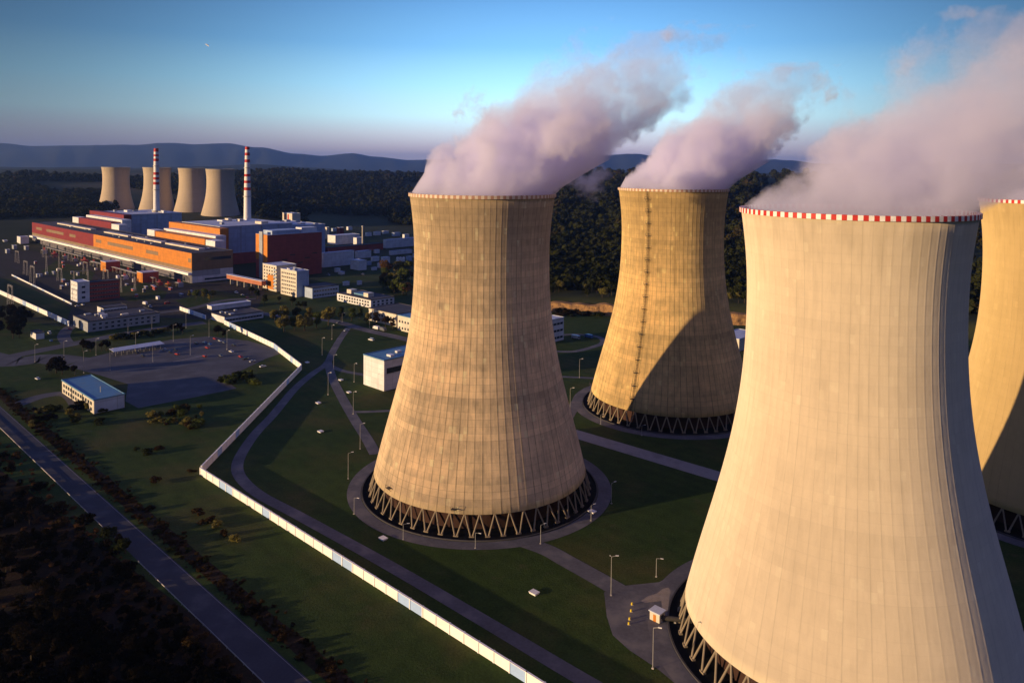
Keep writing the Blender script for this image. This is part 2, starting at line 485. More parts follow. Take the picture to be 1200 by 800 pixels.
structure(mb.build('link_path', M['path']), 'path linking the middle tower to the nearest tower', 'path')
mb = MB()
ribbon(mb, g2((640, 498), (845, 559), (980, 600)), 10.5, .074)
structure(mb.build('concrete_strip', M['slab']), 'pale concrete strip running between the middle and nearest towers', 'path')
mb = MB()
ribbon(mb, smooth_line(g2((640, 441), (672, 442), (700, 444), (730, 452))), 4., .076)
ribbon(mb, smooth_line(g2((640, 411), (670, 412), (690, 408), (706, 402), (704, 396), (690, 393), (665, 392), (640, 398))), 5, .080)
ribbon(mb, smooth_line(g2((655, 505), (668, 485), (676, 470), (690, 455))), 6, .084)
structure(mb.build('back_path', M['path']), 'paths behind the middle tower near the ochre tower', 'path')
sheet('tower_plaza', g2((708, 694), (718, 688), (742, 685), (772, 682), (800, 668), (830, 640), (900, 800), (805, 812), (770, 783), (738, 762), (718, 744), (711, 722)), .078, M['path'], 'asphalt apron where the path meets the nearest tower', 'path')
sheet('puddle', g2((770, 695), (776, 690), (783, 688), (786, 692), (784, 703), (783, 716), (776, 714), (775, 704), (766, 705), (756, 706), (751, 704), (758, 699)), .084, M['puddle'], 'pale wet patch on asphalt beside the nearest tower', 'path')
sheet('parking_lot', g2((78, 429), (100, 420), (130, 413), (200, 398), (245, 394), (290, 399), (335, 412), (312, 420), (262, 444), (277, 455), (225, 466), (162, 478), (147, 470), (150, 450), (118, 440)), .05, M['lot'], 'wide asphalt parking lot outside the white wall', 'road')
mb = MB()
for a, b, n in (((208, 421), (300, 409), 30), ((160, 418), (235, 401), 26)):
    A, B = G(*a).xy, G(*b).xy
    for i in range(n + 1):
        c = A.lerp(B, i / n); ribbon(mb, [c, c + (-U.xy) * 4.8], .12, .056)
ribbon(mb, g2((203, 424), (242, 416)), 1.4, .060)
structure(mb.build('parking_markings', M['slab']), 'faded bay lines on the parking lot', 'road')
mb = MB()
ribbon(mb, smooth_line(g2((-60, 440), (-10, 424), (30, 414), (80, 404), (130, 394), (190, 384), (240, 378))), 13, .054)
ribbon(mb, smooth_line(g2((-40, 412), (10, 424), (50, 420), (90, 424))), 24, .058)
ribbon(mb, smooth_line(g2((80, 404), (75, 392), (90, 380), (140, 372), (220, 362), (262, 352), (300, 350))), 9, .062)
ribbon(mb, smooth_line(g2((20, 474), (50, 464), (80, 462), (95, 478))), 9, .066)
structure(mb.build('access_road', M['lot']), 'access roads joining the parking lot and the plant gate', 'road')

# distant mountains: two ridges with relief
RIDGE = [(-200, 170), (0, 167), (40, 171), (100, 171.5), (150, 170), (200, 167), (230, 169), (267, 167.5), (300, 172), (350, 180), (378, 182.5), (412, 179.5), (440, 183.5), (480, 187.5), (510, 187), (560, 185), (620, 187), (680, 184), (745, 181), (765, 182.5), (800, 189), (860, 190), (900, 187), (925, 188), (960, 192), (1050, 189), (1200, 192), (1400, 188)]


def ridge_y(px):
    for (a, ya), (b, yb) in zip(RIDGE, RIDGE[1:]):
        if a <= px <= b:
            t = (px - a) / (b - a); t = t * t * (3 - 2 * t); return ya + (yb - ya) * t
    return 188.


def mountains():
    vs = []; fs = []; rr = np.linspace(15500, 30000, 26); pxs = np.linspace(-200, 1400, 330)
    for k, r in enumerate(rr):
        for px in pxs:
            a = math.atan((px - 600) / FPX); x, y = r * math.sin(a), r * math.cos(a)
            top = height_at((20500 * math.sin(a), 20500 * math.cos(a)), ridge_y(px))
            t = (r - 15500) / 5000
            prof = sstep(0, 1, t) if t < 1 else 1 - .75 * sstep(1, 2.6, t)
            if px > 395: prof *= 1 + .12 * sstep(1.15, 1.5, t) * (1 if 470 < px < 560 else 0)
            n = noise.fractal(Vector((x / 2600, y / 2600, .3)), 1., 2., 5) * .16 * sstep(0, .35, t) * (1 - .85 * math.exp(-((t - 1) / .12) ** 2))
            rn_ = abs(noise.noise(Vector((a * 26, r / 9000, 7.)))) * .34 * sstep(.05, .5, t) * (1 - sstep(.75, 1., t))
            vs.append((x, y, -12 + (top + 12) * max(0, prof + n - rn_)))
    n = len(pxs)
    for k in range(len(rr) - 1):
        for i in range(n - 1):
            a = k * n + i; fs.append((a, a + 1, a + n + 1, a + n))
    structure(MB().add(vs, fs).build('hills', M['mountain'], smooth=True), 'blue mountain ridge along the horizon', 'hills')


def foothills():
    prof = [(-200, 194), (0, 195), (150, 197), (250, 194), (300, 193.5), (350, 196), (400, 198.5), (450, 201), (520, 202), (600, 200), (680, 199), (760, 200), (900, 203), (1400, 205)]
    vs = []; fs = []; rr = np.linspace(6800, 12500, 18); pxs = np.linspace(-200, 1400, 300)
    for r in rr:
        for px in pxs:
            a = math.atan((px - 600) / FPX); x, y = r * math.sin(a), r * math.cos(a)
            yy = np.interp(px, [p[0] for p in prof], [p[1] for p in prof])
            top = height_at((9000 * math.sin(a), 9000 * math.cos(a)), yy); t = (r - 6800) / 2200
            f = sstep(0, 1, t) if t < 1 else 1 - sstep(1, 2.5, t)
            n = noise.fractal(Vector((x / 1100, y / 1100, 4.)), 1., 2., 5) * 16 * sstep(0, .5, t)
            vs.append((x, y, -11 + max(0, (top + 11) * f + n * f)))
    n = len(pxs)
    for k in range(len(rr) - 1):
        for i in range(n - 1):
            a = k * n + i; fs.append((a, a + 1, a + n + 1, a + n))
    structure(MB().add(vs, fs).build('hills', M['mountain'], smooth=True), 'dark wooded foothills in front of the blue ridge', 'hills')


mountains()
foothills()


# ------------------------------------------------------------------ cooling towers
KZ = np.array([0, 20, 45, 70, 95, 112, 125.]); KR = np.array([46.811, 41.888, 35.139, 30.275, 28.629, 29.188, 30.756])


def _spl():
    n = len(KZ); h = np.diff(KZ); A = np.zeros((n, n)); B = np.zeros((n, n)); A[0, 0] = A[-1, -1] = 1
    for i in range(1, n - 1):
        A[i, i - 1] = h[i - 1]; A[i, i] = 2 * (h[i - 1] + h[i]); A[i, i + 1] = h[i]
        B[i, i - 1] = 6 / h[i - 1]; B[i, i] = -6 / h[i - 1] - 6 / h[i]; B[i, i + 1] = 6 / h[i]
    return np.linalg.solve(A, B) @ KR


_M2 = _spl()


def rad(z):
    i = int(np.clip(np.searchsorted(KZ, z) - 1, 0, 5)); h = KZ[i + 1] - KZ[i]; t = z - KZ[i]; u = KZ[i + 1] - z
    return _M2[i] * u ** 3 / 6 / h + _M2[i + 1] * t ** 3 / 6 / h + (KR[i] / h - _M2[i] * h / 6) * u + (KR[i + 1] / h - _M2[i + 1] * h / 6) * t


ZS = 7.6
zz = list(np.linspace(ZS, 123.7, 40))
def shell_mesh(m, rib):
    prof = [(rad(z), z, 1) for z in zz] + [(rad(123.7) - .45, 123.7, 0)] + [(rad(z) - (.9 if z < 14 else .45), z, 0) for z in reversed(zz)]
    ang = []
    for i in range(80):
        a = 2 * PI * (i + .5) / 80
        for o, up in ((-.0375, 0), (-.019, 0), (-.0045, 0), (-.0022, 1), (.0022, 1), (.0045, 0), (.019, 0)): ang.append((a + o, up))
    k = len(prof); n = len(ang)
    vs = [((r + rib * up * out) * math.cos(a), (r + rib * up * out) * math.sin(a), z) for a, up in ang for r, z, out in prof]
    fs = [(i * k + q, ((i + 1) % n) * k + q, ((i + 1) % n) * k + (q + 1) % k, i * k + (q + 1) % k) for i in range(n) for q in range(k)]
    return MB().add(vs, fs).mesh('shell', M[m], True)


SHELLS = {k: shell_mesh(k, h) for k, h in (('shell_old', .022), ('shell_old_far', .022), ('shell_new', .013), ('shell_ochre', .012), ('shell_far', 0.))}


def rim_mesh(k=2, mats=('whitepaint', 'redpaint')):
    mb = MB(); n = 320; r0, r1 = rad(124) - .8, rad(124.4) + .55; z0, z1 = 123.704, 125.05
    for i in range(n):
        a, b = 2 * PI * i / n, 2 * PI * (i + 1) / n
        P = [(r * math.cos(t), r * math.sin(t), z) for t in (a, b) for r, z in ((r1, z0), (r1, z1), (r0, z1), (r0, z0))]
        mb.add(P, [(0, 4, 5, 1), (1, 5, 6, 2), (2, 6, 7, 3), (3, 7, 4, 0)], (i // k) % 2)
    return mb.mesh('rim_band', [M[q] for q in mats])


M['fadedred'] = mat('faded_red_paint', (.44, .25, .17), .8); M['fadedwhite'] = mat('faded_white_paint', (.66, .56, .44), .8)
RIM = rim_mesh(); RIM_OLD = rim_mesh(2, ('fadedwhite', 'fadedred'))
rf = rad(0.)
NV = 50


def leg_mesh(sgn):
    a = sgn * PI / NV * .86
    mb = MB(); top = Vector((rad(ZS) - .5, 0, ZS + .25)); foot = Vector((rf * math.cos(a), rf * math.sin(a), .35))
    mb.tube(foot, top, .33, .30, 8)
    mb.box(foot.x - .5, foot.x + .5, foot.y - .5, foot.y + .5, .1, .6)
    return mb.mesh('column', M['conc_col'])


LEGS = {s: leg_mesh(s) for s in (-1, 1)}
BASIN = MB().lathe([(49.6, .09), (49.6, .35), (49.1, .35), (49.1, .12), (47.8, .12), (38, .12), (.5, .12)], 120).mesh('basin', M['black'])
KERB = MB().lathe([(50.2, .088), (50.2, .45), (49.7, .45), (49.7, .088)], 120).mesh('basin_kerb', M['darkconc'])
FILL = MB().lathe([(40.5, .15), (40.5, 6.9), (.3, 6.9)], 72).mesh('fill_pack', M['fill'])
APRON = MB().lathe([(56.0, .082), (50.4, .082)], 120).mesh('tower_apron', M['path'])


def tower(label, x, y, shell, rot=0.):
    t = thing('cooling_tower', label, 'cooling tower', (x, y, 0), rot, 'four near cooling towers')
    link('shell', SHELLS[shell], t); link('rim_band', RIM_OLD if 'old' in shell else RIM, t)
    link('basin', BASIN, t); link('basin_kerb', KERB, t); link('fill_pack', FILL, t)
    for i in range(NV):
        for s in (-1, 1):
            o = link('column', LEGS[s], t); o.rotation_euler = (0, 0, 2 * PI * i / NV)
    a = link('pavement', APRON); a.location = (x, y, 0)
    return t, a


TW = {1: (97.30, 215.83), 2: (-12.485, 322.278), 3: (92.02, 434.2), 4: (226.8, 310.3)}
t1, a1 = tower('pale smooth cooling tower, largest and nearest, with bold red and white rim', *TW[1], 'shell_new')
t2, a2 = tower('streaked brown cooling tower standing alone in the middle of the lawn', *TW[2], 'shell_old', .1)
t3, a3 = tower('ochre cooling tower with a dark ladder line down its shell', *TW[3], 'shell_old_far', .2)
t4, a4 = tower('yellow cooling tower half hidden behind the largest tower', *TW[4], 'shell_ochre', .3)
structure(a1, 'asphalt ring round the foot of the largest tower', 'pavement'); structure(a2, 'asphalt ring round the foot of the middle tower', 'pavement')
structure(a3, 'asphalt ring round the foot of the ochre tower', 'pavement'); structure(a4, 'asphalt ring round the foot of the half hidden tower', 'pavement')


def frame_on(tw, th, z):
    """world-aligned basis on a shell at angle th (object space) and height z: origin, outward, tangent"""
    r = rad(z); return Vector((r * math.cos(th), r * math.sin(th), z)), Vector((math.cos(th), math.sin(th), 0)), Vector((-math.sin(th), math.cos(th), 0))


def oriented(mb, o, e, tn, x0, x1, y0, y1, z0, z1):
    P = [o + tn * x + e * y + Vector((0, 0, z)) for z in (z0, z1) for x, y in ((x0, y0), (x1, y0), (x1, y1), (x0, y1))]
    mb.add(P, [(0, 3, 2, 1), (4, 5, 6, 7), (0, 1, 5, 4), (1, 2, 6, 5), (2, 3, 7, 6), (3, 0, 4, 7)])


def ladder(t, th, zs, w):
    mb = MB(); k = 60
    for i in range(k):
        z0, z1 = 8 + (116.) * i / k, 8 + 116. * (i + 1) / k
        (p, e, tn), (q, _, _) = frame_on(t, th, z0), frame_on(t, th, z1)
        for s in (-w, w): mb.tube(p + e * .55 + tn * s, q + e * .55 + tn * s, .11, n=5, caps=False)
        mb.tube(p + e * 1.2, q + e * 1.2, .10, n=5, caps=False)
        mb.tube(p + e * .55 - tn * w, p + e * .55 + tn * w, .07, n=4)
        mb.tube(p + e * .55 - tn * w, p + e * 1.2, .06, n=4); mb.tube(p + e * .55 + tn * w, p + e * 1.2, .06, n=4)
    mb.build('ladder', M['darksteel'], t)
    for z in zs: platform(t, th, z, 1.05)


def platform(t, th, z, w):
    mb = MB(); p, e, tn = frame_on(t, th, z)
    oriented(mb, p, e, tn, -w, w, -.1, 1.7, -.12, .05)
    for s in (-w, w): mb.tube(p + e * 1.65 + tn * s, p + e * 1.65 + tn * s + Vector((0, 0, 1.2)), .07, n=5)
    mb.tube(p + e * 1.65 - tn * w + Vector((0, 0, 1.2)), p + e * 1.65 + tn * w + Vector((0, 0, 1.2)), .07, n=5)
    mb.tube(p + tn * w * .8 - Vector((0, 0, 1.6)), p + e * 1.5 + tn * w * .8, .07, n=4); mb.tube(p - tn * w * .8 - Vector((0, 0, 1.6)), p + e * 1.5 - tn * w * .8, .07, n=4)
    mb.build('platform', M['darksteel'], t)


ladder(t3, R_(-128) - .2, [14 + 6.6 * i for i in range(17)], .35)
for th, z in ((-100, 9.5), (-140, 10.5)):
    platform(t2, R_(th) - .1, z, 1.1)
platform(t1, R_(-122), 9.5, .9)
platform(t3, R_(-190) - .2, 9.5, 1.2)

# the four far towers: same design, half a mile behind the plant
FS = {'shell': SHELLS['shell_new']}
for k, (px0, px1, ytop, lab) in enumerate(((120.7, 151.2, 195.3, 'far cooling tower at the left end of the distant row of four'), (168.7, 199.7, 195.6, 'far cooling tower half hidden by a striped chimney'),
                                           (209.8, 241, 196.5, 'far cooling tower, third in the distant row, overlapped by its neighbour'), (242, 274.8, 197.6, 'far cooling tower at the right end of the distant row, next to a chimney'))):
    cx = (px0 + px1) / 2; dist = 61.5 * FPX / (px1 - px0)
    d = ray(cx, ytop + .6); P = Vector((0, 0, CH)) + d * dist
    b = P.z - 125
    t = thing('cooling_tower', lab, 'cooling tower', (P.x, P.y, b), .4 * k, 'four far cooling towers')
    link('shell', SHELLS['shell_far'], t)
    r_ = MB().lathe([(rad(124) + .5, 123.704), (rad(124) + .5, 125), (rad(124) - .8, 125), (rad(124) - .8, 123.704)], 96, closed=True).build('rim_band', M['concrete'], t)
    MB().lathe([(47.5, -40), (47.5, 1.), (42.6, 7.58)], 72).build('base_ring', M['concrete'], t)


# ------------------------------------------------------------------ buildings
WIN = {}


def window(parent, face, h, z, w, hh, m='glass', L=0, D=0, frame=True):
    """one window on face 'L' (local y=0, x from -L) or 'R' (local x=0): centre at h along the face"""
    key = (round(w, 2), round(hh, 2), m)
    if key not in WIN:
        mb = MB().box(-w / 2, w / 2, -.05, .04, 0, hh, 0)
        f = .12
        for q in ((-w / 2 - f, -w / 2, 0, hh), (w / 2, w / 2 + f, 0, hh), (-w / 2 - f, w / 2 + f, hh, hh + f), (-w / 2 - f, w / 2 + f, -f, 0)):
            mb.box(q[0], q[1], -.10, .04, q[2], q[3], 1)
        WIN[key] = mb.mesh('window', [M[m], M['lamp']])
    o = link('window', WIN[key], parent)
    if face == 'L': o.location = (h, 0, z)
    else: o.location = (0, h, z); o.rotation_euler = (0, 0, PI / 2)
    return o


def blk(mb, x0, x1, y0, y1, z0, z1, mi=0): return mb.box(x0, x1, y0, y1, z0, z1, mi)


def bld(name, label, corner, xl, xr, yt, wall='white', roof='roof_pale', cat='building', group=None, L=None, D=None, H=None, wins=(), z0=0., par=.7, extra=None, endwall=None):
    """box-shaped building on the plant grid, its two visible faces meeting at a ground corner seen at 'corner'"""
    P = G(*corner, z0)
    H = H or height_at(P, yt) - z0
    L = L or solve(lambda s: proj(P - U * s)[0] - xl, .5, 900)
    D = D or solve(lambda s: proj(P + V * s)[0] - xr, .5, 900)
    t = thing(name, label, cat, (P.x, P.y, P.z), GA, group)
    mb = MB(); mb.box(-L, 0, 0, D, -.5, H)
    w = mb.build('wall', M[wall], t)
    if endwall: MB().box(.003, .25, .2, D - .2, .1, H - .1).build('end_wall', M[endwall], t)
    mb = MB(); mb.box(-L - .25, .25, -.25, D + .25, H + .003, H + .35)
    for q in ((-L - .25, .25, -.25, .1), (-L - .25, .25, D - .1, D + .25)): mb.box(*q, H + .353, H + par)
    for q in ((-L - .25, -L + .1), (-.1, .25)): mb.box(*q, .103, D - .103, H + .353, H + par)
    mb.build('roof', M[roof], t)
    for face, a, b, n, z, ww, hh in wins:
        ln = L if face == 'L' else D
        for i in range(n):
            f = a + (b - a) * (i + .5) / n
            window(t, face, (-L + f * L) if face == 'L' else f * D, z * H, min(ww, ln * (b - a) / n * .86), hh)
    if extra: extra(t, L, D, H)
    return t, L, D, H


def floors(face, n, k, z0, z1, w, h, a=.04, b=.96):
    return [(face, a, b, n, z0 + (z1 - z0) * i / max(1, k - 1), w, h) for i in range(k)]


def roofbox(t, name, x0, x1, y0, y1, z0, z1, m):
    return MB().box(x0, x1, y0, y1, z0, z1).build(name, M[m], t)


def roofbits(t, L, D, H, n=5, m='grey', seed=0, s=1.):
    r = random.Random(seed)
    for i in range(n):
        w, d, h = r.uniform(.8, 2.4) * s, r.uniform(.8, 2.2) * s, r.uniform(.6, 1.6) * s
        x, y = -r.uniform(.1, .9) * L, r.uniform(.15, .85) * D
        MB().box(x - w, x + w, y - d, y + d, H + .353, H + .36 + h).build('roof_vent', M[r.choice(('grey', 'white', m))], t)


# --- the long turbine hall
def hall_extra(t, L, D, H):
    xb = solve(lambda s: proj(t.location - U * s)[0] - 110, 1, 800)
    MB().box(-L, -xb - .05, -.35, -.003, H * .50, H + .6).build('red_cladding', M['red'], t)
    MB().box(-xb, 0, -.35, -.003, H * .50, H + .6).build('orange_cladding', M['orange'], t)
    MB().box(-L, 0, -.30, -.003, H * .375, H * .498).build('glazing_band', M['brown'], t)
    MB().box(-L, .1, -4.5, -.003, H * .28, H * .36).build('canopy', M['wallwhite'], t)
    MB().box(-L, 0, -.28, -.003, .4, H * .275).build('lower_wall', M['lowgrey'], t)
    for a, b in ((.04, .09), (.13, .27), (.315, .36), (.50, .535), (.575, .72), (.79, .85), (.985, .998)):
        MB().box(-L + a * L, -L + b * L, -.45, -.352, H * .70, H * .83).build('window_band', M['brown'], t)
    for i in range(16):
        x = -L + (i + .5) / 16 * L
        MB().box(x - 3, x + 3, -.36, -.282, .4, 5.5).build('gate', M['glass'], t)
    # right end: brown over white
    MB().box(.003, .3, 0, D, H * .62, H + .6).build('end_cladding', M['brown'], t)
    MB().box(.003, .3, 0, D, H * .42, H * .618).build('end_cladding', M['brown'], t)
    MB().box(.003, .26, 0, D, .4, H * .22).build('end_wall', M['white'], t)
    MB().box(.003, .26, D * .68, D, H * .22, H * .42).build('end_wall', M['white'], t)
    MB().box(.003, .26, 0, D * .68, H * .222, H * .417).build('end_glazing', M['grey'], t)
    for z0, z1, a, b in ((.74, .84, .3, .95), (.07, .13, .3, .9)):
        MB().box(.30 + .003, .36, D * a, D * b, H * z0, H * z1).build('window_band', M['glass'], t)
    for a, b in ((.10, .36), (.45, .60), (.62, .78), (.80, .955)):
        MB().box(-L + a * L, -L + b * L, D * .42, D * .58, H + .353, H + 2.2).build('skylight', M['cream'], t)
    roofbits(t, L * .5, D, H, 8, seed=3)
    roofbits(t, L, D, H, 8, seed=4)


HT_, HL, HD, HH = bld('turbine_hall', 'very long turbine hall with red and orange cladding above a white canopy', (225, 332), 38, 273, 297.5, 'grey', 'roof_dark', 'hall', extra=hall_extra)
HP = HT_.location.copy()


def at_t(px, py, tt):
    """point on the hall-grid plane t = tt seen at px, py -> (s, z) in hall axes"""
    d = ray(px, py); C = Vector((0, 0, CH)); k = ((HP + V * tt) - C).dot(V) / d.dot(V)
    Q = C + d * k
    return (Q - HP).dot(U), Q.z


def hall_block(t, name, m, q0, q1, tt, depth, zlo=None):
    """box standing on plane t=tt: q0/q1 = (px, y_top, y_bottom) at its left and right ends"""
    s0, za = at_t(q0[0], q0[1], tt); s1, zb = at_t(q1[0], q1[1], tt)
    _, zc = at_t(q0[0], q0[2], tt); _, zd = at_t(q1[0], q1[2], tt)
    z1 = (za + zb) / 2; z0 = (zc + zd) / 2 if zlo is None else zlo
    return MB().box(s0, s1, tt, tt + depth, z0, z1).build(name, m if not isinstance(m, str) else M[m], t)


def gallery(label, lo, mid, up, ends, col, tg):
    t = thing('gallery_building', label, 'building', HP, GA, 'stepped galleries behind the long hall')
    o = hall_block(t, 'lower_gallery', col, lo[0], lo[1], tg, 14, -.4)
    hall_block(t, 'middle_gallery', 'white', mid[0], mid[1], tg + 14.01, 14, -.4)
    hall_block(t, 'upper_gallery', col, up[0], up[1], tg + 28.02, 12, -.4)
    for e in ends: hall_block(t, 'stair_block', 'white', e[0], e[1], tg - 1, 13, -.4)
    return t


gallery('orange and white stepped gallery behind the orange half of the hall', ((181, 270.5, 277), (240, 280.5, 286)), ((192, 268, 272), (252.5, 276, 280)), ((198, 260, 264.5), (257.6, 267.8, 275)),
        [((172.5, 268.5, 275), (181, 270, 276)), ((241, 281, 289), (252, 282.5, 290))], 'orange', HD + 3)
gallery('red and white stepped gallery behind the red half of the hall', ((92, 255, 258), (130, 260.5, 263.5)), ((101, 252.4, 256), (143, 257, 261)), ((105, 247, 252), (145, 251.5, 257)),
        [((85, 254, 260), (92, 255, 261)), ((130.5, 262.3, 268), (139.5, 263.5, 269))], 'red', HD + 3)


def reactor(label, pl, pr, yl, tt, chimney, seed):
    """pale block behind a gallery: its near corner seen at pl (px, y_top), its far right corner at px = pr"""
    s, z = at_t(pl[0], pl[1], tt)
    P = HP + U * s + V * tt; P.z = 0
    D = solve(lambda q: proj(Vector((P.x, P.y, z)) + V * q)[0] - pr, 1, 900)
    L = 120.
    t = thing('reactor_building', label, 'building', P, GA, 'pale reactor buildings behind the galleries')
    MB().box(-L, 0, 0, D, -.5, z).build('wall', M['bluewhite'], t)
    mb = MB(); mb.box(-L - .4, .4, -.4, D + .4, z + .003, z + 1.2); mb.build('roof', M['roof_pale'], t)
    MB().box(.003, .3, 0, D, 0, z * .30).build('plinth', M['darkred'], t)
    for a in (.27, .55, .80): MB().box(.003, .5, D * a, D * a + .9, z * .3, z).build('downpipe', M['grey'], t)
    r = random.Random(seed)
    for i in range(6):
        x, y, w = -r.uniform(10, 100), r.uniform(.15, .85) * D, r.uniform(3, 9)
        MB().box(x - w, x + w, y - w * .6, y + w * .6, z + 1.203, z + 1.2 + r.uniform(1.5, 4.5)).build('roof_unit', M[r.choice(('white', 'grey', 'cream'))], t)
    return t, P, z, L, D


rb1, *_r1 = reactor('pale blue reactor block behind the red gallery', (146, 252.3), 213, 0, HD + 44, None, 1)
rb2, *_r2 = reactor('large pale reactor block behind the orange gallery, beside the dark red block', (258, 266.5), 342, 0, HD + 44, None, 2)


def chimney(label, px, ybase, ytop, w_px, bands):
    # stands among the reactor blocks; distance from the block it rises behind
    d0 = 1330. if px < 250 else 1165.
    d = ray(px, ybase); P = Vector((0, 0, CH)) + d * (d0 / d.y)
    zb = P.z; ztop = height_at(P, ytop); H = ztop
    r1 = w_px[1] / 2 * d0 / FPX; r0 = w_px[0] / 2 * d0 / FPX
    t = thing('chimney', label, 'chimney', (P.x, P.y, 0), 0, 'striped chimneys of the plant')
    mb = MB(); n = 28
    cuts = [(0, 0), (zb, 0)]
    zf = lambda y: height_at(P, y)
    prof = []
    seg = [(0., zf(bands[0][1]), 0)]
    prev = None
    edges = []
    for (ya, yb) in sorted(bands, key=lambda b: -b[1]):
        edges.append((zf(yb), zf(ya)))
    z = 0.; R = lambda q: r0 + (r1 - r0) * min(1, max(0, (q - zb) / (ztop - zb))) if q > zb else r0 * 1.02
    for a, b in edges:
        mb.lathe([(R(z), z), (R(a), a)], n, 0); mb.lathe([(R(a), a), (R(b), b)], n, 1); z = b
    mb.lathe([(R(z), z), (r1, ztop), (r1 - .5, ztop), (r1 - .5, ztop - 6)], n, 0)
    mb.build('shaft', [M['whitepaint'], M['redpaint']], t, True)
    for f in (.35, .72):
        q = zb + (ztop - zb) * f
        MB().lathe([(R(q) + .01, q), (R(q) + 1.3, q), (R(q) + 1.3, q + 1.1), (R(q) + .01, q + .25)], 24).build('walkway', M['steel'], t)
    MB().lathe([(r0 * 1.02 + .01, zb - 1), (r0 * 1.3, zb - 1), (r0 * 1.3, zb + 3.5), (r0 * 1.02 + .01, zb + 3.6)], 24).build('collar', M['concrete'], t)


chimney('red and white banded chimney in front of the far towers', 183.4, 249, 174, (7.4, 5.0), ((174, 178), (181, 183.4), (186, 189), (201.8, 205), (207.6, 210.6), (213.2, 216.4)))
chimney('red and white banded chimney right of the far towers', 290.0, 262, 172, (9.5, 5.0), ((172, 175.4), (179, 182.4), (187, 190.4), (204, 207), (211.6, 214.6), (219.6, 223)))


# --- other plant buildings
def c_extra(t, L, D, H):
    MB().box(-L, -L * .62, -.3, -.003, H * .42, H + .5).build('orange_cladding', M['orange'], t)
    MB().box(-L * .34, 0, -.3, -.003, H * .34, H + .5).build('orange_cladding', M['orange'], t)
    MB().box(-L * .62, -L * .34, -1.6, -.003, 0, H + 4).build('lift_tower', M['grey'], t)
    for i in range(6):
        MB().box(.003, .22, D * (.12 + .14 * i), D * (.12 + .14 * i) + 7, H * (.3 + .1 * (i % 3)), H * (.3 + .1 * (i % 3)) + 1.2).build('window_band', M['darksteel'], t)
    MB().box(-L * .85, -L * .1, D * .1, D * .6, H + .353, H + 5).build('roof_unit', M['bluewhite'], t)
    MB().box(-L * .7, -L * .2, D * .66, D * .95, H + .353, H + 6.5).build('roof_unit', M['white'], t)
    roofbits(t, L, D, H, 6, seed=9, s=1.6)


bld('process_block', 'tall dark red windowless block with orange corner panels', (313.5, 327), 300, 377, 276, 'darkred', 'roof_pale', extra=c_extra)
bld('auxiliary_building', 'flat white roofed block rising just behind the dark red block', (352, 301), 312, 381, 264.5, 'bluewhite', 'roof_pale', extra=lambda t, L, D, H: roofbits(t, L, D, H, 6, seed=5, s=2))


def d_extra(t, L, D, H):
    MB().box(-L * .62, -L * .18, -.5, -.103, H * .06, H * .62).build('orange_panel', M['orange'], t)
    for i in range(6):
        MB().box(-L * .16, .6, -1.3, -.003, H * (.12 + .14 * i), H * (.12 + .14 * i) + 1.4).build('balcony', M['bluewhite'], t)


bld('office_tower', 'stepped white office tower with an orange panel and balconies', (324, 342), 308, 347, 312, 'cream', 'roof_pale', 'office', wins=floors('L', 5, 7, .1, .88, 2.4, 1.5), extra=d_extra)
bld('office_block', 'white six storey office block beside the stepped tower', (347.5, 348.5), 329, 362, 318.5, 'cream', 'roof_pale', 'office', wins=floors('L', 8, 6, .08, .84, 2.0, 1.5), endwall='bluewhite',
    extra=lambda t, L, D, H: roofbits(t, L, D, H, 4, seed=11))
bld('office_annex', 'low pale blue annex at the foot of the white office block', (366, 350), 364, 397, 338, 'bluewhite', 'roof_dark', 'office', L=26, wins=floors('R', 9, 2, .2, .62, 2.4, 1.4))


def e_extra(t, L, D, H):
    for a in (.12, .62): MB().box(-L + a * L, -L + (a + .13) * L, D * .25, D * .5, H + .353, H + 4.2).build('roof_unit', M['cream'], t)
    MB().box(-L * .7, -L * .4, D * .3, D * .7, H + .353, H + 1.8).build('roof_unit', M['roof_blue'], t)


bld('workshop', 'white two storey workshop with two pale boxes on its dark roof', (434.6, 361), 395, 462, 352, 'white', 'roof_dark', 'workshop', wins=floors('L', 12, 2, .2, .6, 2.4, 1.6) + floors('R', 5, 2, .2, .6, 2.4, 1.6), extra=e_extra)
bld('low_office', 'long low cream office behind shrubs near the brown tower', (464.5, 383), 432, 500, 368.5, 'cream', 'roof_dark', 'office', wins=floors('L', 9, 2, .15, .55, 2., 1.7))
bld('low_office', 'cream office wing touching the edge of the brown tower', (484, 391), 466, 520, 373.5, 'cream', 'roof_blue', 'office', wins=floors('L', 5, 2, .12, .56, 1.7, 1.7))


def g_extra(t, L, D, H):
    MB().box(.003, .12, D * .03, D * .9, H * .56, H * .74).build('window_band', M['glass'], t)
    MB().box(.003, .12, D * .30, D * .9, H * .05, H * .22).build('window_band', M['glass'], t)
    roofbits(t, L, D, H, 5, seed=21)


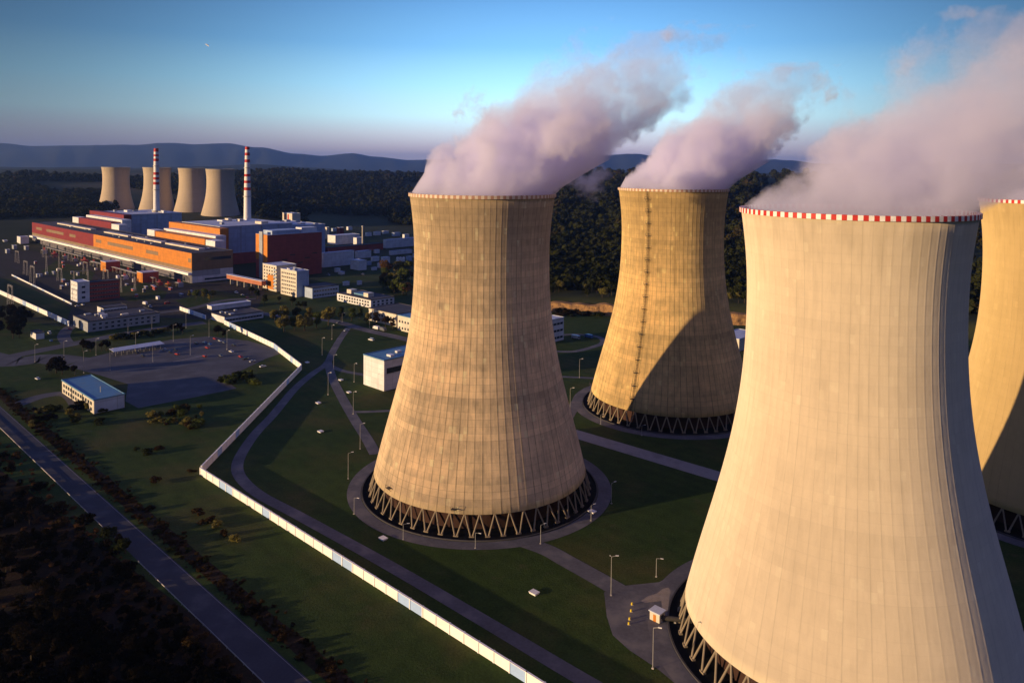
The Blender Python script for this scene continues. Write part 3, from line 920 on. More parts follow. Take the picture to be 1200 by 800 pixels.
bld('pump_house', 'plain white box building with a blank sunlit end left of the brown tower', (450, 458.5), 426, 500, 423, 'white', 'roof_blue', D=62, extra=g_extra)
bld('red_wing', 'dark red office wing behind a white stair block', (99.8, 353.5), 92, 140.5, 332, 'darkred', 'roof_dark', 'office', L=11, wins=floors('R', 12, 4, .14, .78, 2.4, 1.0))
bld('stair_block', 'white stair block at the end of the dark red office wing', (90.8, 355), 83, 100, 331.5, 'white', 'roof_pale', 'office', wins=floors('L', 3, 4, .12, .8, 1.2, 1.3) + floors('R', 1, 3, .2, .72, 3., 1.8), D=10.9)
bld('gate_building', 'low grey gatehouse with sunlit end at the plant entrance', (103, 389.5), 86, 187, 377.5, 'grey', 'roof_dark', wins=floors('R', 11, 2, .2, .6, 2.2, 1.5) + [('L', .3, .6, 1, .1, 4, 6)], extra=lambda t, L, D, H: roofbits(t, L, D, H, 7, 'cream', seed=31, s=1.3))
bld('long_shed', 'low white shed behind the grey gatehouse', (121, 368), 114, 149, 361.5, 'white', 'roof_dark', 'shed', wins=floors('R', 7, 1, .3, .3, 2.5, 1.6))
bld('transformer_house', 'small orange ended shed under the middle of the long hall', (124, 318.5), 118, 141, 307.5, 'orange', 'roof_pale', 'shed', endwall='darkred', group='orange sheds before the hall')
bld('transformer_house', 'orange ended shed with dark side near the right end of the hall', (167, 331.5), 160.5, 186, 320, 'orange', 'roof_pale', 'shed', endwall='darkred', group='orange sheds before the hall')
bld('guard_building', 'narrow white roofed building behind the gate in the white wall', (248, 364), 241, 294, 359.5, 'white', 'roof_pale', L=9)
bld('guard_building', 'long white low building beside the gate in the white wall', (263, 379), 248, 308.6, 371.5, 'white', 'roof_dark', wins=floors('R', 12, 1, .3, .3, 2.6, 1.4), extra=lambda t, L, D, H: roofbits(t, L, D, H, 4, seed=41))


def m_extra(t, L, D, H):
    for i in range(3):
        x0 = -L + L * i / 3; MB().box(x0, x0 + .5, -.3, -.003, 0, H).build('pilaster', M['darksteel'], t)
    MB().box(.003, .15, D * .12, D * .60, .3, H * .8).build('window_band', M['glass'], t)
    MB().tube((-L * .25, D * .5, H + .35), (-L * .25, D * .5, H + 3.5), .2, n=8).build('vent_pipe', M['steel'], t)


bld('canteen', 'two storey white building with a flat blue roof beside the parking lot', (110, 485), 72.5, 146, 469.5, 'cream', 'roof_blue', wins=floors('L', 12, 2, .14, .58, 2.6, 1.7), endwall='bluewhite', extra=m_extra)
bld('office_block', 'white office with window bands seen between two towers', (636, 404), 622, 660.5, 377.5, 'white', 'roof_pale', 'office', wins=floors('R', 6, 3, .12, .74, 3.2, 1.6))
bld('store_house', 'small sunlit building glimpsed right of the ochre tower', (866, 412), 858, 890, 392, 'cream', 'roof_pale', 'store', L=18, H=9)
bld('field_barn', 'lone white barn on the dark wooded slope', (441.5, 252), 439, 455.5, 246.2, 'white', 'roof_pale', 'barn', L=18)
bld('boiler_house', 'small white tower block with sunlit red striped face on the skyline of the plant', (342.3, 280), 331, 352, 250.5, 'cream', 'roof_pale',
    extra=lambda t, L, D, H: [MB().box(-L * a, -L * a + L * .12, -.3, -.003, H * .6, H * .97).build('red_stripe', M['redpaint'], t) for a in (.8, .45)])
for args in (
    ('store_hall', 'pale long store hall behind the red brown row of sheds', (393, 287), 384, 421.5, 276.5, 'white', 'roof_pale', 'hall'),
    ('low_shed', 'dark red low shed in a row right of the dark red block', (384, 298), 378, 449, 290.5, 'darkred', 'darkred_roof', 'shed'),
    ('store_hall', 'long white hall at the far right of the store cluster', (453, 291), 449, 492, 281.5, 'white', 'roof_pale', 'hall'),
    ('store_hall', 'large grey blue hall touching the dark red block', (379, 313.5), 375, 415, 297, 'white', 'roof_pale', 'hall'),
    ('store_house', 'white cube shaped store with a low lean-to in the cluster', (421, 317), 410.5, 429.5, 306, 'white', 'roof_pale', 'store'),
    ('store_house', 'white flat store behind the cube shaped store', (420, 303), 416, 435, 295, 'white', 'roof_pale', 'store'),
    ('store_house', 'tiny white hut right of the cube shaped store', (437, 306.5), 434.5, 444.5, 301.5, 'white', 'roof_pale', 'store'),
    ('store_house', 'white hut with dark front between small stores and trees', (450, 311.5), 446.5, 457, 302, 'white', 'roof_pale', 'store'),
    ('store_house', 'low white shed in front of the hut with dark front', (445, 314), 442, 457, 309, 'white', 'roof_pale', 'store'),
    ('store_house', 'long flat white shed beneath the far right hall', (458, 299), 456, 480, 294.5, 'white', 'roof_pale', 'store'),
    ('store_house', 'small white boiler house at the foot of the thin grey stack', (418, 287), 414, 426, 279, 'white', 'roof_pale', 'store'),
    ('store_house', 'little red building on the far edge of the store cluster', (398, 276), 394.5, 403, 267, 'red', 'roof_pale', 'store'),
    ('store_house', 'sunlit pink hut beside the roof of the dark red block', (383, 280), 380.5, 386, 266.5, 'cream', 'roof_pale', 'store'),
    ('store_hall', 'pale blue roofed hall at the far left beyond the hall', (10, 260), -20, 27, 251.5, 'white', 'roof_pale', 'hall'),
    ('store_house', 'small blue grey hut left of the red end of the hall', (24, 287), 20, 34, 278, 'white', 'roof_pale', 'store'),
    ('store_house', 'flat grey hut by the far left road', (42, 398), 36, 52, 391, 'white', 'roof_dark', 'store'),
    ('store_house', 'low pale hut on the lawn beneath the store cluster', (400, 322), 396, 404, 319, 'white', 'roof_pale', 'store'),
):
    if args[7] == 'darkred_roof': args = (*args[:7], 'roof_dark', *args[8:])
    bld(*args[:8], cat=args[8], par=.6)
for px, py, w_, hp in ((430, 277, 8, 4), (440, 276, 9, 4), (450, 274, 8, 3), (462, 277, 10, 4), (474, 279, 8, 4), (408, 270, 7, 4), (390, 272, 6, 4), (427, 298, 6, 4), (468, 311, 7, 5), (478, 306, 7, 5), (440, 297, 7, 4),
                       (431, 311, 6, 4), (464, 317, 8, 5), (404, 311, 5, 4), (394, 319, 7, 4), (404, 335, 8, 4), (420, 334, 6, 4), (368, 268, 8, 4), (478, 297, 7, 4), (486, 302, 8, 4), (412, 291, 6, 4), (398, 293, 6, 4), (437, 317, 7, 3), (452, 318, 6, 4)):
    bld('store_house', 'tiny pale store in the dense cluster of sheds right of the dark red block', (px, py), px - w_ * .3, px + w_ * .7, py - hp, random.choice(('white', 'white', 'bluewhite')), 'roof_pale', 'store', group='tiny stores of the cluster', par=.5)
for px, py in ((5, 286), (15, 282), (30, 293), (8, 297), (16, 292)):
    bld('store_house', 'dim grey hut on the dark ground left of the red hall end', (px, py), px - 2, px + 4, py - 4, 'grey', 'roof_pale', 'store', group='dim huts at far left', par=.5)
for i in range(44):
    P = G(random.uniform(118, 225), random.uniform(323, 352)) if i < 22 else G(random.uniform(36, 116), random.uniform(300, 344))
    d_ = (P - HP).dot(V); 
    if d_ > -10 or (86 < proj(P)[0] < 145 and proj(P)[1] > 326): continue
    t = thing('equipment_cabinet', 'small equipment cabinet standing in the yard before the long hall', 'cabinet', P, GA, 'equipment cabinets in the yard')
    w_, h_ = random.uniform(1.2, 3.4), random.uniform(1.6, 4.2)
    MB().box(-w_, w_, -1.2, 1.2, .25, h_).build('body', M[random.choice(('grey', 'white', 'darkred', 'lowgrey'))], t); MB().box(-w_ - .2, w_ + .2, -1.4, 1.4, -.1, .247).build('plinth', M['concrete'], t)
    MB().box(-w_ - .15, w_ + .15, -1.35, 1.35, h_ + .003, h_ + .2).build('roof', M['roof_pale'], t)
for k_, (off, s0, s1) in enumerate(((-22, -470, -300), (-30, -240, -30))):
    Q = HP + V * off + U * s0; t = thing('pipe_rack', ('long raised pipe rack along the red half of the hall', 'long raised pipe rack along the orange half of the hall')[k_], 'pipe rack', Q, GA)
    for y in (-1.2, 0, 1.2): MB().tube((0, y, 6), (s1 - s0, y, 6), .35, n=8).build('pipe', M['steel'], t)
    n_ = int((s1 - s0) / 14)
    for i in range(n_ + 1):
        x = (s1 - s0) * i / n_; mb = MB(); mb.box(x - .2, x + .2, -1.9, -1.6, 0, 5.6); mb.box(x - .2, x + .2, 1.6, 1.9, 0, 5.6); mb.box(x - .2, x + .2, -2, 2, 5.603, 5.64); mb.build('trestle', M['concrete'], t)
for px in (466, 469.5, 473):
    P = G(px, 306); t = thing('storage_tank', 'small white storage tank in a row of three near autumn trees', 'tank', P, 0, 'row of small white tanks')
    MB().lathe([(.01, 0), (2.2, 0), (2.2, 5), (1.6, 5.7), (.01, 6)], 20).build('vessel', M['whitepaint'], t)
    MB().tube((0, 0, 5.9), (0, 0, 6.6), .25, n=8).build('vent', M['steel'], t)
# thin stack
P = G(425, 288); hs = height_at(P, 264.5)
t = thing('flue_stack', 'thin grey steel stack rising from the white boiler house', 'chimney', P)
MB().tube((0, 0, 0), (0, 0, hs), 1.6, 1.4, 16).build('shaft', M['concrete'], t); MB().lathe([(1.45, hs - 2), (1.9, hs - 2), (1.9, hs), (1.45, hs)], 16).build('cap', M['steel'], t)


# pipe bridge with orange flank
A, B = G(268, 332), G(309, 341); L_ = (B - A).length; az = math.atan2((B - A).y, (B - A).x)
t = thing('pipe_bridge', 'elevated corridor with sunlit brick red flank linking the hall and the offices', 'bridge', A, az)
MB().box(0, L_, -2.5, 2.5, 6, 10.5).build('corridor', M['brick'], t); MB().box(-.2, L_ + .2, -2.8, 2.8, 10.503, 11).build('roof', M['roof_pale'], t)
for i in range(5):
    x = L_ * (i + .5) / 5; MB().box(x - .5, x + .5, -2, 2, -.3, 5.997).build('pier', M['concrete'], t)
# parking shelter
P = G(134, 418); D_ = solve(lambda s: proj(P + V * s)[0] - 193, 1, 300)
t = thing('bus_shelter', 'long open shelter with pale blue roof along the parking lot', 'shelter', P, GA)
mb = MB(); mb.add([(-9, -.5, 4.1), (0, -.5, 3.5), (0, D_, 3.5), (-9, D_, 4.1), (-9, -.5, 4.3), (0, -.5, 3.7), (0, D_, 3.7), (-9, D_, 4.3)], [(0, 3, 2, 1), (4, 5, 6, 7), (0, 1, 5, 4), (1, 2, 6, 5), (2, 3, 7, 6), (3, 0, 4, 7)])
mb.build('roof', M['roof_pale'], t)
for i in range(9):
    for x in (-8, -1): MB().tube((x, D_ * (i + .3) / 9, 0), (x, D_ * (i + .3) / 9, 3.55), .12, n=6).build('post', M['steel'], t)


# ------------------------------------------------------------------ perimeter wall
def wall(label, px, h, w=.35):
    pts = [G(*p).xy for p in px]; o0 = pts[0]
    t = thing('perimeter_wall', label, 'wall', (o0.x, o0.y, 0), 0, 'white perimeter wall')
    pan = MB(); cap = MB(); post = MB()
    for a, b in zip(pts, pts[1:]):
        d = (b - a); L = d.length; d /= L; nn = Vector((-d.y, d.x)); n = max(1, round(L / 6))
        for i in range(n):
            p, q = a + d * (L * i / n + .2) - o0, a + d * (L * (i + 1) / n - .2) - o0
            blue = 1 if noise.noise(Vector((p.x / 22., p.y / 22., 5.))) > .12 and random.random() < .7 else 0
            for mb, ww, z0, z1 in ((pan, w, -.2, h - .15), (cap, w + .25, h - .147, h)):
                P = [(p + nn * s).to_3d() for s in (-ww / 2, ww / 2)] + [(q + nn * s).to_3d() for s in (ww / 2, -ww / 2)]
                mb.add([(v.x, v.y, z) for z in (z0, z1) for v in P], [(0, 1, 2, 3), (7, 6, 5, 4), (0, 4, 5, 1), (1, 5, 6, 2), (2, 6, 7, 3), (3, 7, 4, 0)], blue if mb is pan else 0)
        for i in range(n + 1):
            c = a + d * (L * i / n) - o0
            P = [(c + d * x + nn * y) for x, y in ((-.197, -w), (.197, -w), (.197, w), (-.197, w))]
            post.add([(v.x, v.y, z) for z in (-.2, h + .12) for v in P], [(0, 3, 2, 1), (4, 5, 6, 7), (0, 1, 5, 4), (1, 2, 6, 5), (2, 3, 7, 6), (3, 0, 4, 7)])
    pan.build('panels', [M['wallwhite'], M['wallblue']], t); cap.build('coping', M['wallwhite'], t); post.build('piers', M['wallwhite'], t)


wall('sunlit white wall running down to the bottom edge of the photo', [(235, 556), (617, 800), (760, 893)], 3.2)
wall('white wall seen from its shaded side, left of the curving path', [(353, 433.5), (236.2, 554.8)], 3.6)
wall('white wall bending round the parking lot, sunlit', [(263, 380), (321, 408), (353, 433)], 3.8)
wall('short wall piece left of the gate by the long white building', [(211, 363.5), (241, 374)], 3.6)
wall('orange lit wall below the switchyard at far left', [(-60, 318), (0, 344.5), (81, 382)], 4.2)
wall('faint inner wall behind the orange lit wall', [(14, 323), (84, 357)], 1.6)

# brown ditch strip right of the road
mb = MB(); _e = (G(0, 475).xy - rd * 200, G(365, 800).xy + rd * 150); _k = 60
ribbon(mb, [_e[0].lerp(_e[1], i / _k) + (rn if rn.dot(Vector((1, 1))) > 0 else -rn) * (5.6 + .9 * noise.noise(Vector((i * .7, 0, 0)))) for i in range(_k + 1)], 5.2, .034)
structure(mb.build('ditch', M['scrub']), 'brown overgrown ditch along the right side of the road', 'ground')

# guard rail along the road: two runs with a gap at the roadside tree
def rail(label, a, b):
    L = (b - a).length; t = thing('guard_rail', label, 'guard rail', (a.x, a.y, 0), math.atan2((b - a).y, (b - a).x), 'roadside guard rails')
    mb = MB(); mb.box(0, L, -.06, .02, .55, .66); mb.box(0, L, -.09, -.02, .66, .78); mb.box(0, L, -.06, .02, .78, .88); mb.build('beam', M['steel'], t)
    n = int(L / 5)
    me = MB().box(-.06, .06, .021, .14, -.2, .85).mesh('post', M['steel'])
    for i in range(n + 1):
        o = link('post', me, t); o.location.x = L * i / n


nr = rn if rn.dot(Vector((1, 1))) < 0 else -rn; nl = nr * (road_w / 2 + .5)
def on_road(px, py): return rA + rd * (G(px, py).xy - rA).dot(rd)
rail('guard rail on the upper stretch of the road, left of the roadside bush', on_road(-30, 478) + nl, on_road(124, 618) + nl)
rail('guard rail on the lower stretch of the road running out of the photo', on_road(166, 658) + nl, on_road(345, 832) + nl)


# ------------------------------------------------------------------ street lamps, hatches, kiosk, bollards
def lamp_proto(h, heads, label):
    t = thing('street_lamp', label, 'street lamp', (0, 0, 0))
    MB().tube((0, 0, 0), (0, 0, h), .11, .07, 8).build('pole', M['lamp'], t)
    MB().box(-.3, .3, -.3, .3, -.1, .25).build('foot', M['concrete'], t)
    for s in heads:
        MB().tube((0, 0, h - .05), (1.5 * s, 0, h + .3), .07, .06, 6).build('arm', M['lamp'], t)
        MB().box(min(1.3 * s, 2.3 * s), max(1.3 * s, 2.3 * s), -.15, .15, h + .25, h + .42).build('lamp_head', M['whitepaint'], t)
    index_kids(t)
    return t


LAMPS = [  # base px, top y, where
    (41, 424, 404, 'by the far left road junction'), (75, 421, 400, 'beside the access road left of dark trees'), (98, 437, 396, 'behind the blue roofed building'), (112.5, 416, 397, 'between the two dark trees by the parking lot'),
    (129, 434, 409, 'at the left edge of the parking lot'), (159, 411, 390, 'in front of the long shelter'), (179, 424, 404, 'in the middle of the parking lot'), (203, 400, 381, 'at the right end of the shelter'),
    (223, 416, 394, 'by the parked cars in the parking lot'), (245, 395, 371, 'between the gate and the parking lot'), (266, 409.5, 386, 'at the right end of the parking lot'), (218, 384, 367, 'outside the gate by the dark shrubs'),
    (178, 387, 371, 'in front of the gatehouse right end'), (150, 396, 380, 'in front of the gatehouse'), (377.5, 416, 396, 'on the lawn left of the path junction'), (389, 397.5, 381, 'beside the path above the junction'),
    (391, 432.5, 416, 'just right of the path junction'), (415, 447.5, 426, 'left of the white box building'), (384.5, 462.5, 437, 'below the path junction'), (414, 485, 459, 'at the branch of the service path'),
    (422, 526, 497, 'beside the service path above the brown tower ring'), (401, 377.5, 367, 'in front of the round green tree'), (433, 384, 371, 'in front of the cream office'), (415, 602, 583, 'at the left of the brown tower ring'),
    (408, 561, 531, 'on the upper left of the brown tower ring'), (472.5, 632, 614, 'on the lower left of the brown tower ring'), (557, 642, 624, 'straight below the brown tower'), (633.5, 637, 615, 'where the linking path leaves the ring'),
    (692.6, 610, 592, 'on the right of the brown tower ring'), (769, 675.5, 654, 'on the grass left of the largest tower'), (716.5, 590, 566, 'on the grass right of the brown tower'), (668, 480, 455, 'between the brown and ochre towers'),
    (679, 442.5, 421, 'behind the ochre tower left edge'), (704, 497, 486, 'at the foot of the ochre tower on its left'), (752, 510, 500, 'at the foot of the ochre tower in front'), (765, 783, 735, 'by the kiosk at the bottom of the photo')]
protos = {1: None}
lp0 = lamp_proto(8.5, (1,), ''); first = True
for i, (px, py, yt, where) in enumerate(LAMPS):
    P = G(px, py); h = min(14., max(5., height_at(P, yt)))
    o = lp0 if first else copy_tree(lp0); first = False
    o.location = P; o.rotation_euler = (0, 0, random.uniform(-.6, .6)); o.scale = (1, 1, h / 8.5)
    tag(o, 'slim street lamp ' + where, 'street lamp', 'street lamps of the grounds')
o = lamp_proto(12.6, (1, -.25), 'tall double headed street lamp where the path meets the largest tower'); o.location = G(716, 697.5); o['group'] = 'street lamps of the grounds'

hm = MB(); hm.box(-1.3, 1.3, -1, 1, 0, .45); hm.box(-1.45, 1.45, -1.15, 1.15, .453, .62)
hme = hm.mesh('manhole_cover', [M['whitepaint']])
for px, py, where in ((373, 472.5, 'high on the lawn left of the service path'), (375.7, 506, 'in the lawn inside the bend of the patrol path'), (399.5, 445.5, 'under the path to the white box building'), (409, 460, 'between service path and white box building'),
                      (449, 631.5, 'just below the left of the brown tower ring'), (626, 695, 'in the lawn below the linking path'), (694, 600, 'right beside the brown tower ring'), (360, 425, 'by the wall bend near the junction')):
    o = link('manhole_cover', hme); o.location = G(px, py); o.rotation_euler.z = GA
    tag(o, 'small white concrete hatch ' + where, 'hatch', 'concrete hatches in the lawn')
for px, py, where in ((740.5, 708.5, 'farthest of the four at the apron'), (739.5, 716.5, 'second from the far end of the apron row'), (737.7, 726, 'third from the far end of the apron row'), (736.8, 731.5, 'nearest of the four at the apron')):
    t = thing('bollard', 'short yellow bollard, ' + where, 'bollard', G(px, py), 0, 'yellow bollards on the apron')
    MB().tube((0, 0, 0), (0, 0, .8), .28, .26, 12).build('post', M['yellow'], t); MB().box(-.45, .45, -.45, .45, -.05, .08).build('foot', M['concrete'], t)
P = G(767, 728)
t = thing('valve_kiosk', 'small orange lit kiosk with pale roof at the foot of the largest tower', 'kiosk', P, GA)
MB().box(-1.7, 1.7, 0, 3, -.1, 2.7).build('wall', M['cream'], t); MB().box(-2, 2, -.3, 3.3, 2.703, 3.0).build('roof', M['roof_pale'], t)
MB().box(-.5, .5, -.06, -.003, 0, 2.1).build('door', M['orange'], t); MB().box(1.703, 1.76, .8, 2.2, 1.1, 2.1).build('window', M['glass'], t)
P = G(775, 727); A_ = Vector((TW[1][0], TW[1][1], 0)) - P; A_.z = 0
t = thing('pipe', 'dark inlet pipe from the kiosk into the basin', 'pipe', P, math.atan2(A_.y, A_.x))
MB().tube((-1., 0, 1.0), (9, 0, 1.0), .7, n=14).build('barrel', M['darksteel'], t)
for x in (0, 4): MB().box(x - .3, x + .3, -.9, .9, 0, .5).build('saddle', M['concrete'], t)


# switchyard gantries
def gantry(w, h):
    t = thing('switchyard_gantry', '', 'gantry', (0, 0, 0))
    for x in (-w / 2, w / 2):
        mb = MB(); c = .9
        for sx, sy in ((-1, -1), (1, -1), (1, 1), (-1, 1)): mb.tube((x + sx * c, sy * c, 0), (x + sx * .35, sy * .35, h), .10, n=4)
        for k in range(8):
            z0, z1 = h * k / 8, h * (k + 1) / 8; s = 1 if k % 2 else -1; q0, q1 = c - .55 * k / 8, c - .55 * (k + 1) / 8
            for sy in (-1, 1): mb.tube((x - s * q0, sy * q0, z0), (x + s * q1, sy * q1, z1), .06, n=4)
            for sx in (-1, 1): mb.tube((x + sx * q0, -s * q0, z0), (x + sx * q1, s * q1, z1), .06, n=4)
        mb.build('mast', M['steel'], t)
    mb = MB()
    for y in (-.4, .4):
        for z in (h - 1, h): mb.tube((-w / 2, y, z), (w / 2, y, z), .08, n=4)
    for k in range(12):
        a, b = -w / 2 + w * k / 12, -w / 2 + w * (k + 1) / 12
        for y in (-.4, .4): mb.tube((a, y, h - (k % 2)), (b, y, h - 1 + (k % 2)), .05, n=4)
    mb.build('crossbeam', M['steel'], t)
    for x in (-w / 3, 0, w / 3): MB().tube((x, 0, h - 1), (x, 0, h - 3), .18, .12, 6).build('insulator', M['brown'], t)
    index_kids(t)
    return t


g0 = gantry(14, 19); first = True
for px, py in ((12, 358), (30, 322), (38, 334), (62, 318), (70, 330), (82, 306), (100, 322), (52, 302), (20, 308), (150, 342), (124, 334), (95, 337)):
    o = g0 if first else copy_tree(g0); first = False
    o.location = G(px, py); o.rotation_euler.z = GA + (PI / 2 if random.random() < .3 else 0); o.scale = (1, 1, random.uniform(.8, 1.25))
    tag(o, 'steel lattice gantry standing in the switchyard before the hall', 'gantry', 'switchyard gantries')


# transformers and clutter below the hall: countable boxes with bushings
def transformer(label, px, py, s=1., m='grey'):
    t = thing('transformer', label, 'transformer', G(px, py), GA, 'transformers along the foot of the hall')
    MB().box(-4 * s, 4 * s, -2.5 * s, 2.5 * s, 0, 4.5 * s).build('tank', M[m], t)
    for x in (-2.5, 0, 2.5): MB().tube((x * s, 0, 4.5 * s), (x * s, 0, 7.5 * s), .5 * s, .2 * s, 8).build('bushing', M['redpaint'], t)
    mb = MB()
    for k in range(6): mb.box((-3.6 + k * 1.3) * s, (-3.0 + k * 1.3) * s, -3.4 * s, -2.52 * s, .4, 4. * s)
    mb.build('radiator', M['darksteel'], t)


for k, (px, py, m) in enumerate(((52, 297, 'grey'), (64, 301, 'darkred'), (76, 303, 'grey'), (88, 306, 'grey'), (99, 309, 'darkred'), (110, 311, 'grey'), (150, 321, 'grey'), (187, 334, 'darkred'), (197, 336, 'orange'), (210, 336, 'grey'), (146, 327, 'white'))):
    transformer('power transformer with red bushings in the row below the hall', px, py, random.uniform(.8, 1.3), m)


# ------------------------------------------------------------------ vehicles
CARMESH = {}
PAINT = {'white': (.75, .75, .75), 'silver': (.42, .44, .47), 'red': (.42, .03, .02), 'blue': (.05, .12, .32), 'black': (.02, .02, .025), 'grey': (.14, .15, .17)}
for k, c in PAINT.items(): M['car_' + k] = mat('car_paint_' + k, c, .25, .0, .04, spec=.6)


def prism(prof, w0, w1):
    """side profile (x,z) extruded across, upper points pulled in"""
    n = len(prof); zt = max(z for _, z in prof); zb = min(z for _, z in prof); vs = []
    for s in (-1, 1):
        for x, z in prof: vs.append((x, s * (w0 + (w1 - w0) * (z - zb) / (zt - zb)), z))
    fs = [tuple(range(n)), tuple(range(2 * n - 1, n - 1, -1))] + [(i, n + i, n + (i + 1) % n, (i + 1) % n) for i in range(n)]
    return vs, fs


def car_meshes(col, kind):
    key = (col, kind)
    if key in CARMESH: return CARMESH[key]
    if kind == 'car':
        b = [(-2.1, .35), (2.1, .35), (2.15, .6), (2.0, .82), (1.0, .95), (-1.7, 1.0), (-2.1, .9), (-2.15, .6)]; g = [(-1.65, .96), (.95, .94), (.35, 1.38), (-.1, 1.44), (-1.0, 1.42)]
        w, wz, wx = .86, .32, 1.3
    elif kind == 'van':
        b = [(-2.6, .4), (2.5, .4), (2.6, .8), (2.4, 1.15), (1.75, 1.3), (-2.6, 1.3)]; g = [(-2.58, 1.28), (1.72, 1.28), (1.2, 2.0), (-2.5, 2.1)]
        w, wz, wx = .98, .36, 1.6
    else:
        b = [(-3.6, .7), (3.4, .7), (3.5, 1.2), (3.4, 2.7), (1.9, 2.8), (1.8, 3.1), (-3.6, 3.1)]; g = [(2.2, 1.9), (3.53, 1.85), (3.45, 2.55), (2.2, 2.55)]
        w, wz, wx = 1.2, .5, 2.3
    body = MB(); body.add(*prism(b, w, w * .97))
    glass = MB()
    if kind == 'truck': glass.add(*prism(g, w + .02, w + .02))
    else:
        glass.add(*prism(g, w * .95, w * .74)); body.box(min(x for x, z in g[2:]) + .06, max(x for x, z in g[2:]) - .1, -w * .73, w * .73, max(z for _, z in g) - .03, max(z for _, z in g) + .04)
    wh = MB().tube((0, -.12, 0), (0, .12, 0), wz, n=14)
    CARMESH[key] = (body.mesh('body', M['car_' + col]), glass.mesh('windows', M['glass']), wh.mesh('wheel', M['tyre']), w, wz, wx)
    return CARMESH[key]


def car(label, px, py, col, rz, kind='car', group='cars in and round the parking lot'):
    b, g, wme, w, wz, wx = car_meshes(col, kind)
    cat = kind; t = thing({'car': 'parked_car', 'van': 'parked_van', 'truck': 'parked_truck'}[kind], label, cat, G(px, py, .06), rz, group)
    link('body', b, t); link('windows', g, t)
    for x in (-wx, wx):
        for y in (-w + .1, w - .1):
            o = link('wheel', wme, t); o.location = (x, y, wz)
    return t


for px, py, col, where in (
    (161, 414, 'black', 'in front of the middle of the shelter'), (168, 417.5, 'black', 'just right of the shelter front lamp'), (193, 410, 'silver', 'beyond the end of the shelter'),
    (200, 413, 'black', 'left one of the trio right of the shelter'), (206, 410.5, 'black', 'behind the red one of the trio'), (207.5, 415.5, 'red', 'front one of the trio right of the shelter'),
    (230, 403, 'black', 'left end of the cluster by the gate'), (240, 402, 'blue', 'beside the black one at the cluster by the gate'), (246, 404, 'blue', 'middle of the cluster by the gate'), (243, 408, 'red', 'front of the cluster by the gate'),
    (258, 400, 'silver', 'behind the cluster near the gate lamp'), (263, 402, 'grey', 'next to the silver one behind the cluster'), (274, 405, 'black', 'alone at the right end of the back row'), (252, 397.5, 'red', 'rearmost by the dark shrub at the gate'),
    (259, 417.5, 'grey', 'left end of the front right row'), (271, 412.5, 'white', 'under the right end lamp of the lot'), (282, 418.5, 'red', 'in the front right row near the lamp'), (288, 421, 'black', 'right of the red one in the front right row'),
    (296, 424, 'silver', 'in the front right row by the shrubs'), (308, 430, 'white', 'last of the front right row'), (240, 418, 'red', 'at the end of the pale island in the lot')):
    car(col + ' parked car ' + where, px, py, col, GA + random.choice((0, PI)) + random.uniform(-.08, .08) + (PI / 2 if py > 420 else 0))
for px, py, col, where, kd in (
    (91, 359, 'white', 'under the white stair block', 'car'), (97, 357.5, 'white', 'right of another under the white stair block', 'car'), (170, 357, 'white', 'on the road before the hall', 'truck'), (176, 360, 'silver', 'behind the truck before the hall', 'van'),
    (196, 356, 'red', 'on the road right of the white truck', 'van'), (277, 343.5, 'white', 'left one in the yard below the corridor', 'van'), (284, 346, 'silver', 'in the yard below the corridor', 'car'), (290, 349, 'red', 'right one in the yard below the corridor', 'car'),
    (321, 371.5, 'white', 'beside the long white guard building', 'truck'), (441, 386, 'white', 'in front of the low cream office', 'truck'), (449, 388, 'grey', 'right of the white truck at the cream office', 'truck'),
    (435, 399, 'white', 'on the lawn above the white box building', 'van'), (397, 378.5, 'grey', 'on the service road by the round tree', 'car'), (406, 388, 'silver', 'at the path corner below the service road', 'car'),
    (58, 391, 'white', 'by the far left hut', 'van'), (82, 386, 'red', 'by the sunlit end of the gatehouse', 'car'), (60, 400, 'blue', 'on the access road at far left', 'car'), (44, 444.5, 'white', 'on the verge left of the blue roofed building', 'car'),
    (150, 372.5, 'white', 'behind the gatehouse roof', 'truck'), (675, 397, 'silver', 'between the brown and ochre towers', 'truck'), (690, 396, 'blue', 'right of the silver truck between the towers', 'truck'),
    (385, 322.5, 'silver', 'on the lawn below the dark red block', 'van'), (425, 322, 'white', 'in front of the cube shaped store', 'van')):
    car(f'{col} {kd} {where}', px, py, col, GA + random.choice((0, PI, PI / 2)) + random.uniform(-.1, .1), kd, 'vehicles inside the plant')


# ------------------------------------------------------------------ vegetation
def crown_mesh(seed, rx, rz, zc, lobes, leaves, leaf, m, jit=.55):
    r = np.random.default_rng(seed)
    C = []
    for i in range(lobes):
        a = r.uniform(0, 2 * PI); q = r.uniform(0, 1) ** .6; zz_ = r.uniform(-.75, .85)
        k = math.sqrt(max(.1, 1 - zz_ * zz_)) * q * .72
        C.append((k * rx * math.cos(a), k * rx * math.sin(a), zc + zz_ * rz * .72, r.uniform(.28, .5) * rx))
    C = np.array(C)
    idx = r.integers(0, lobes, leaves)
    d = r.normal(size=(leaves, 3)); d /= np.linalg.norm(d, axis=1)[:, None]
    rr = C[idx, 3:4] * r.uniform(.55, 1.08, (leaves, 1))
    p = C[idx, :3] + d * rr * np.array([1, 1, .85])
    n = d + r.normal(size=(leaves, 3)) * jit; n /= np.linalg.norm(n, axis=1)[:, None]
    t = np.cross(n, r.normal(size=(leaves, 3))); t /= np.linalg.norm(t, axis=1)[:, None]; b = np.cross(n, t)
    s = leaf * r.uniform(.6, 1.4, (leaves, 1)); s2 = s * r.uniform(.5, 1., (leaves, 1))
    vs = np.stack([p - t * s - b * s2 * .3, p - b * s2, p + t * s + b * s2 * .2, p + b * s2], 1).reshape(-1, 3)
    vs[:, 2] = np.maximum(vs[:, 2], .1)
    return vs


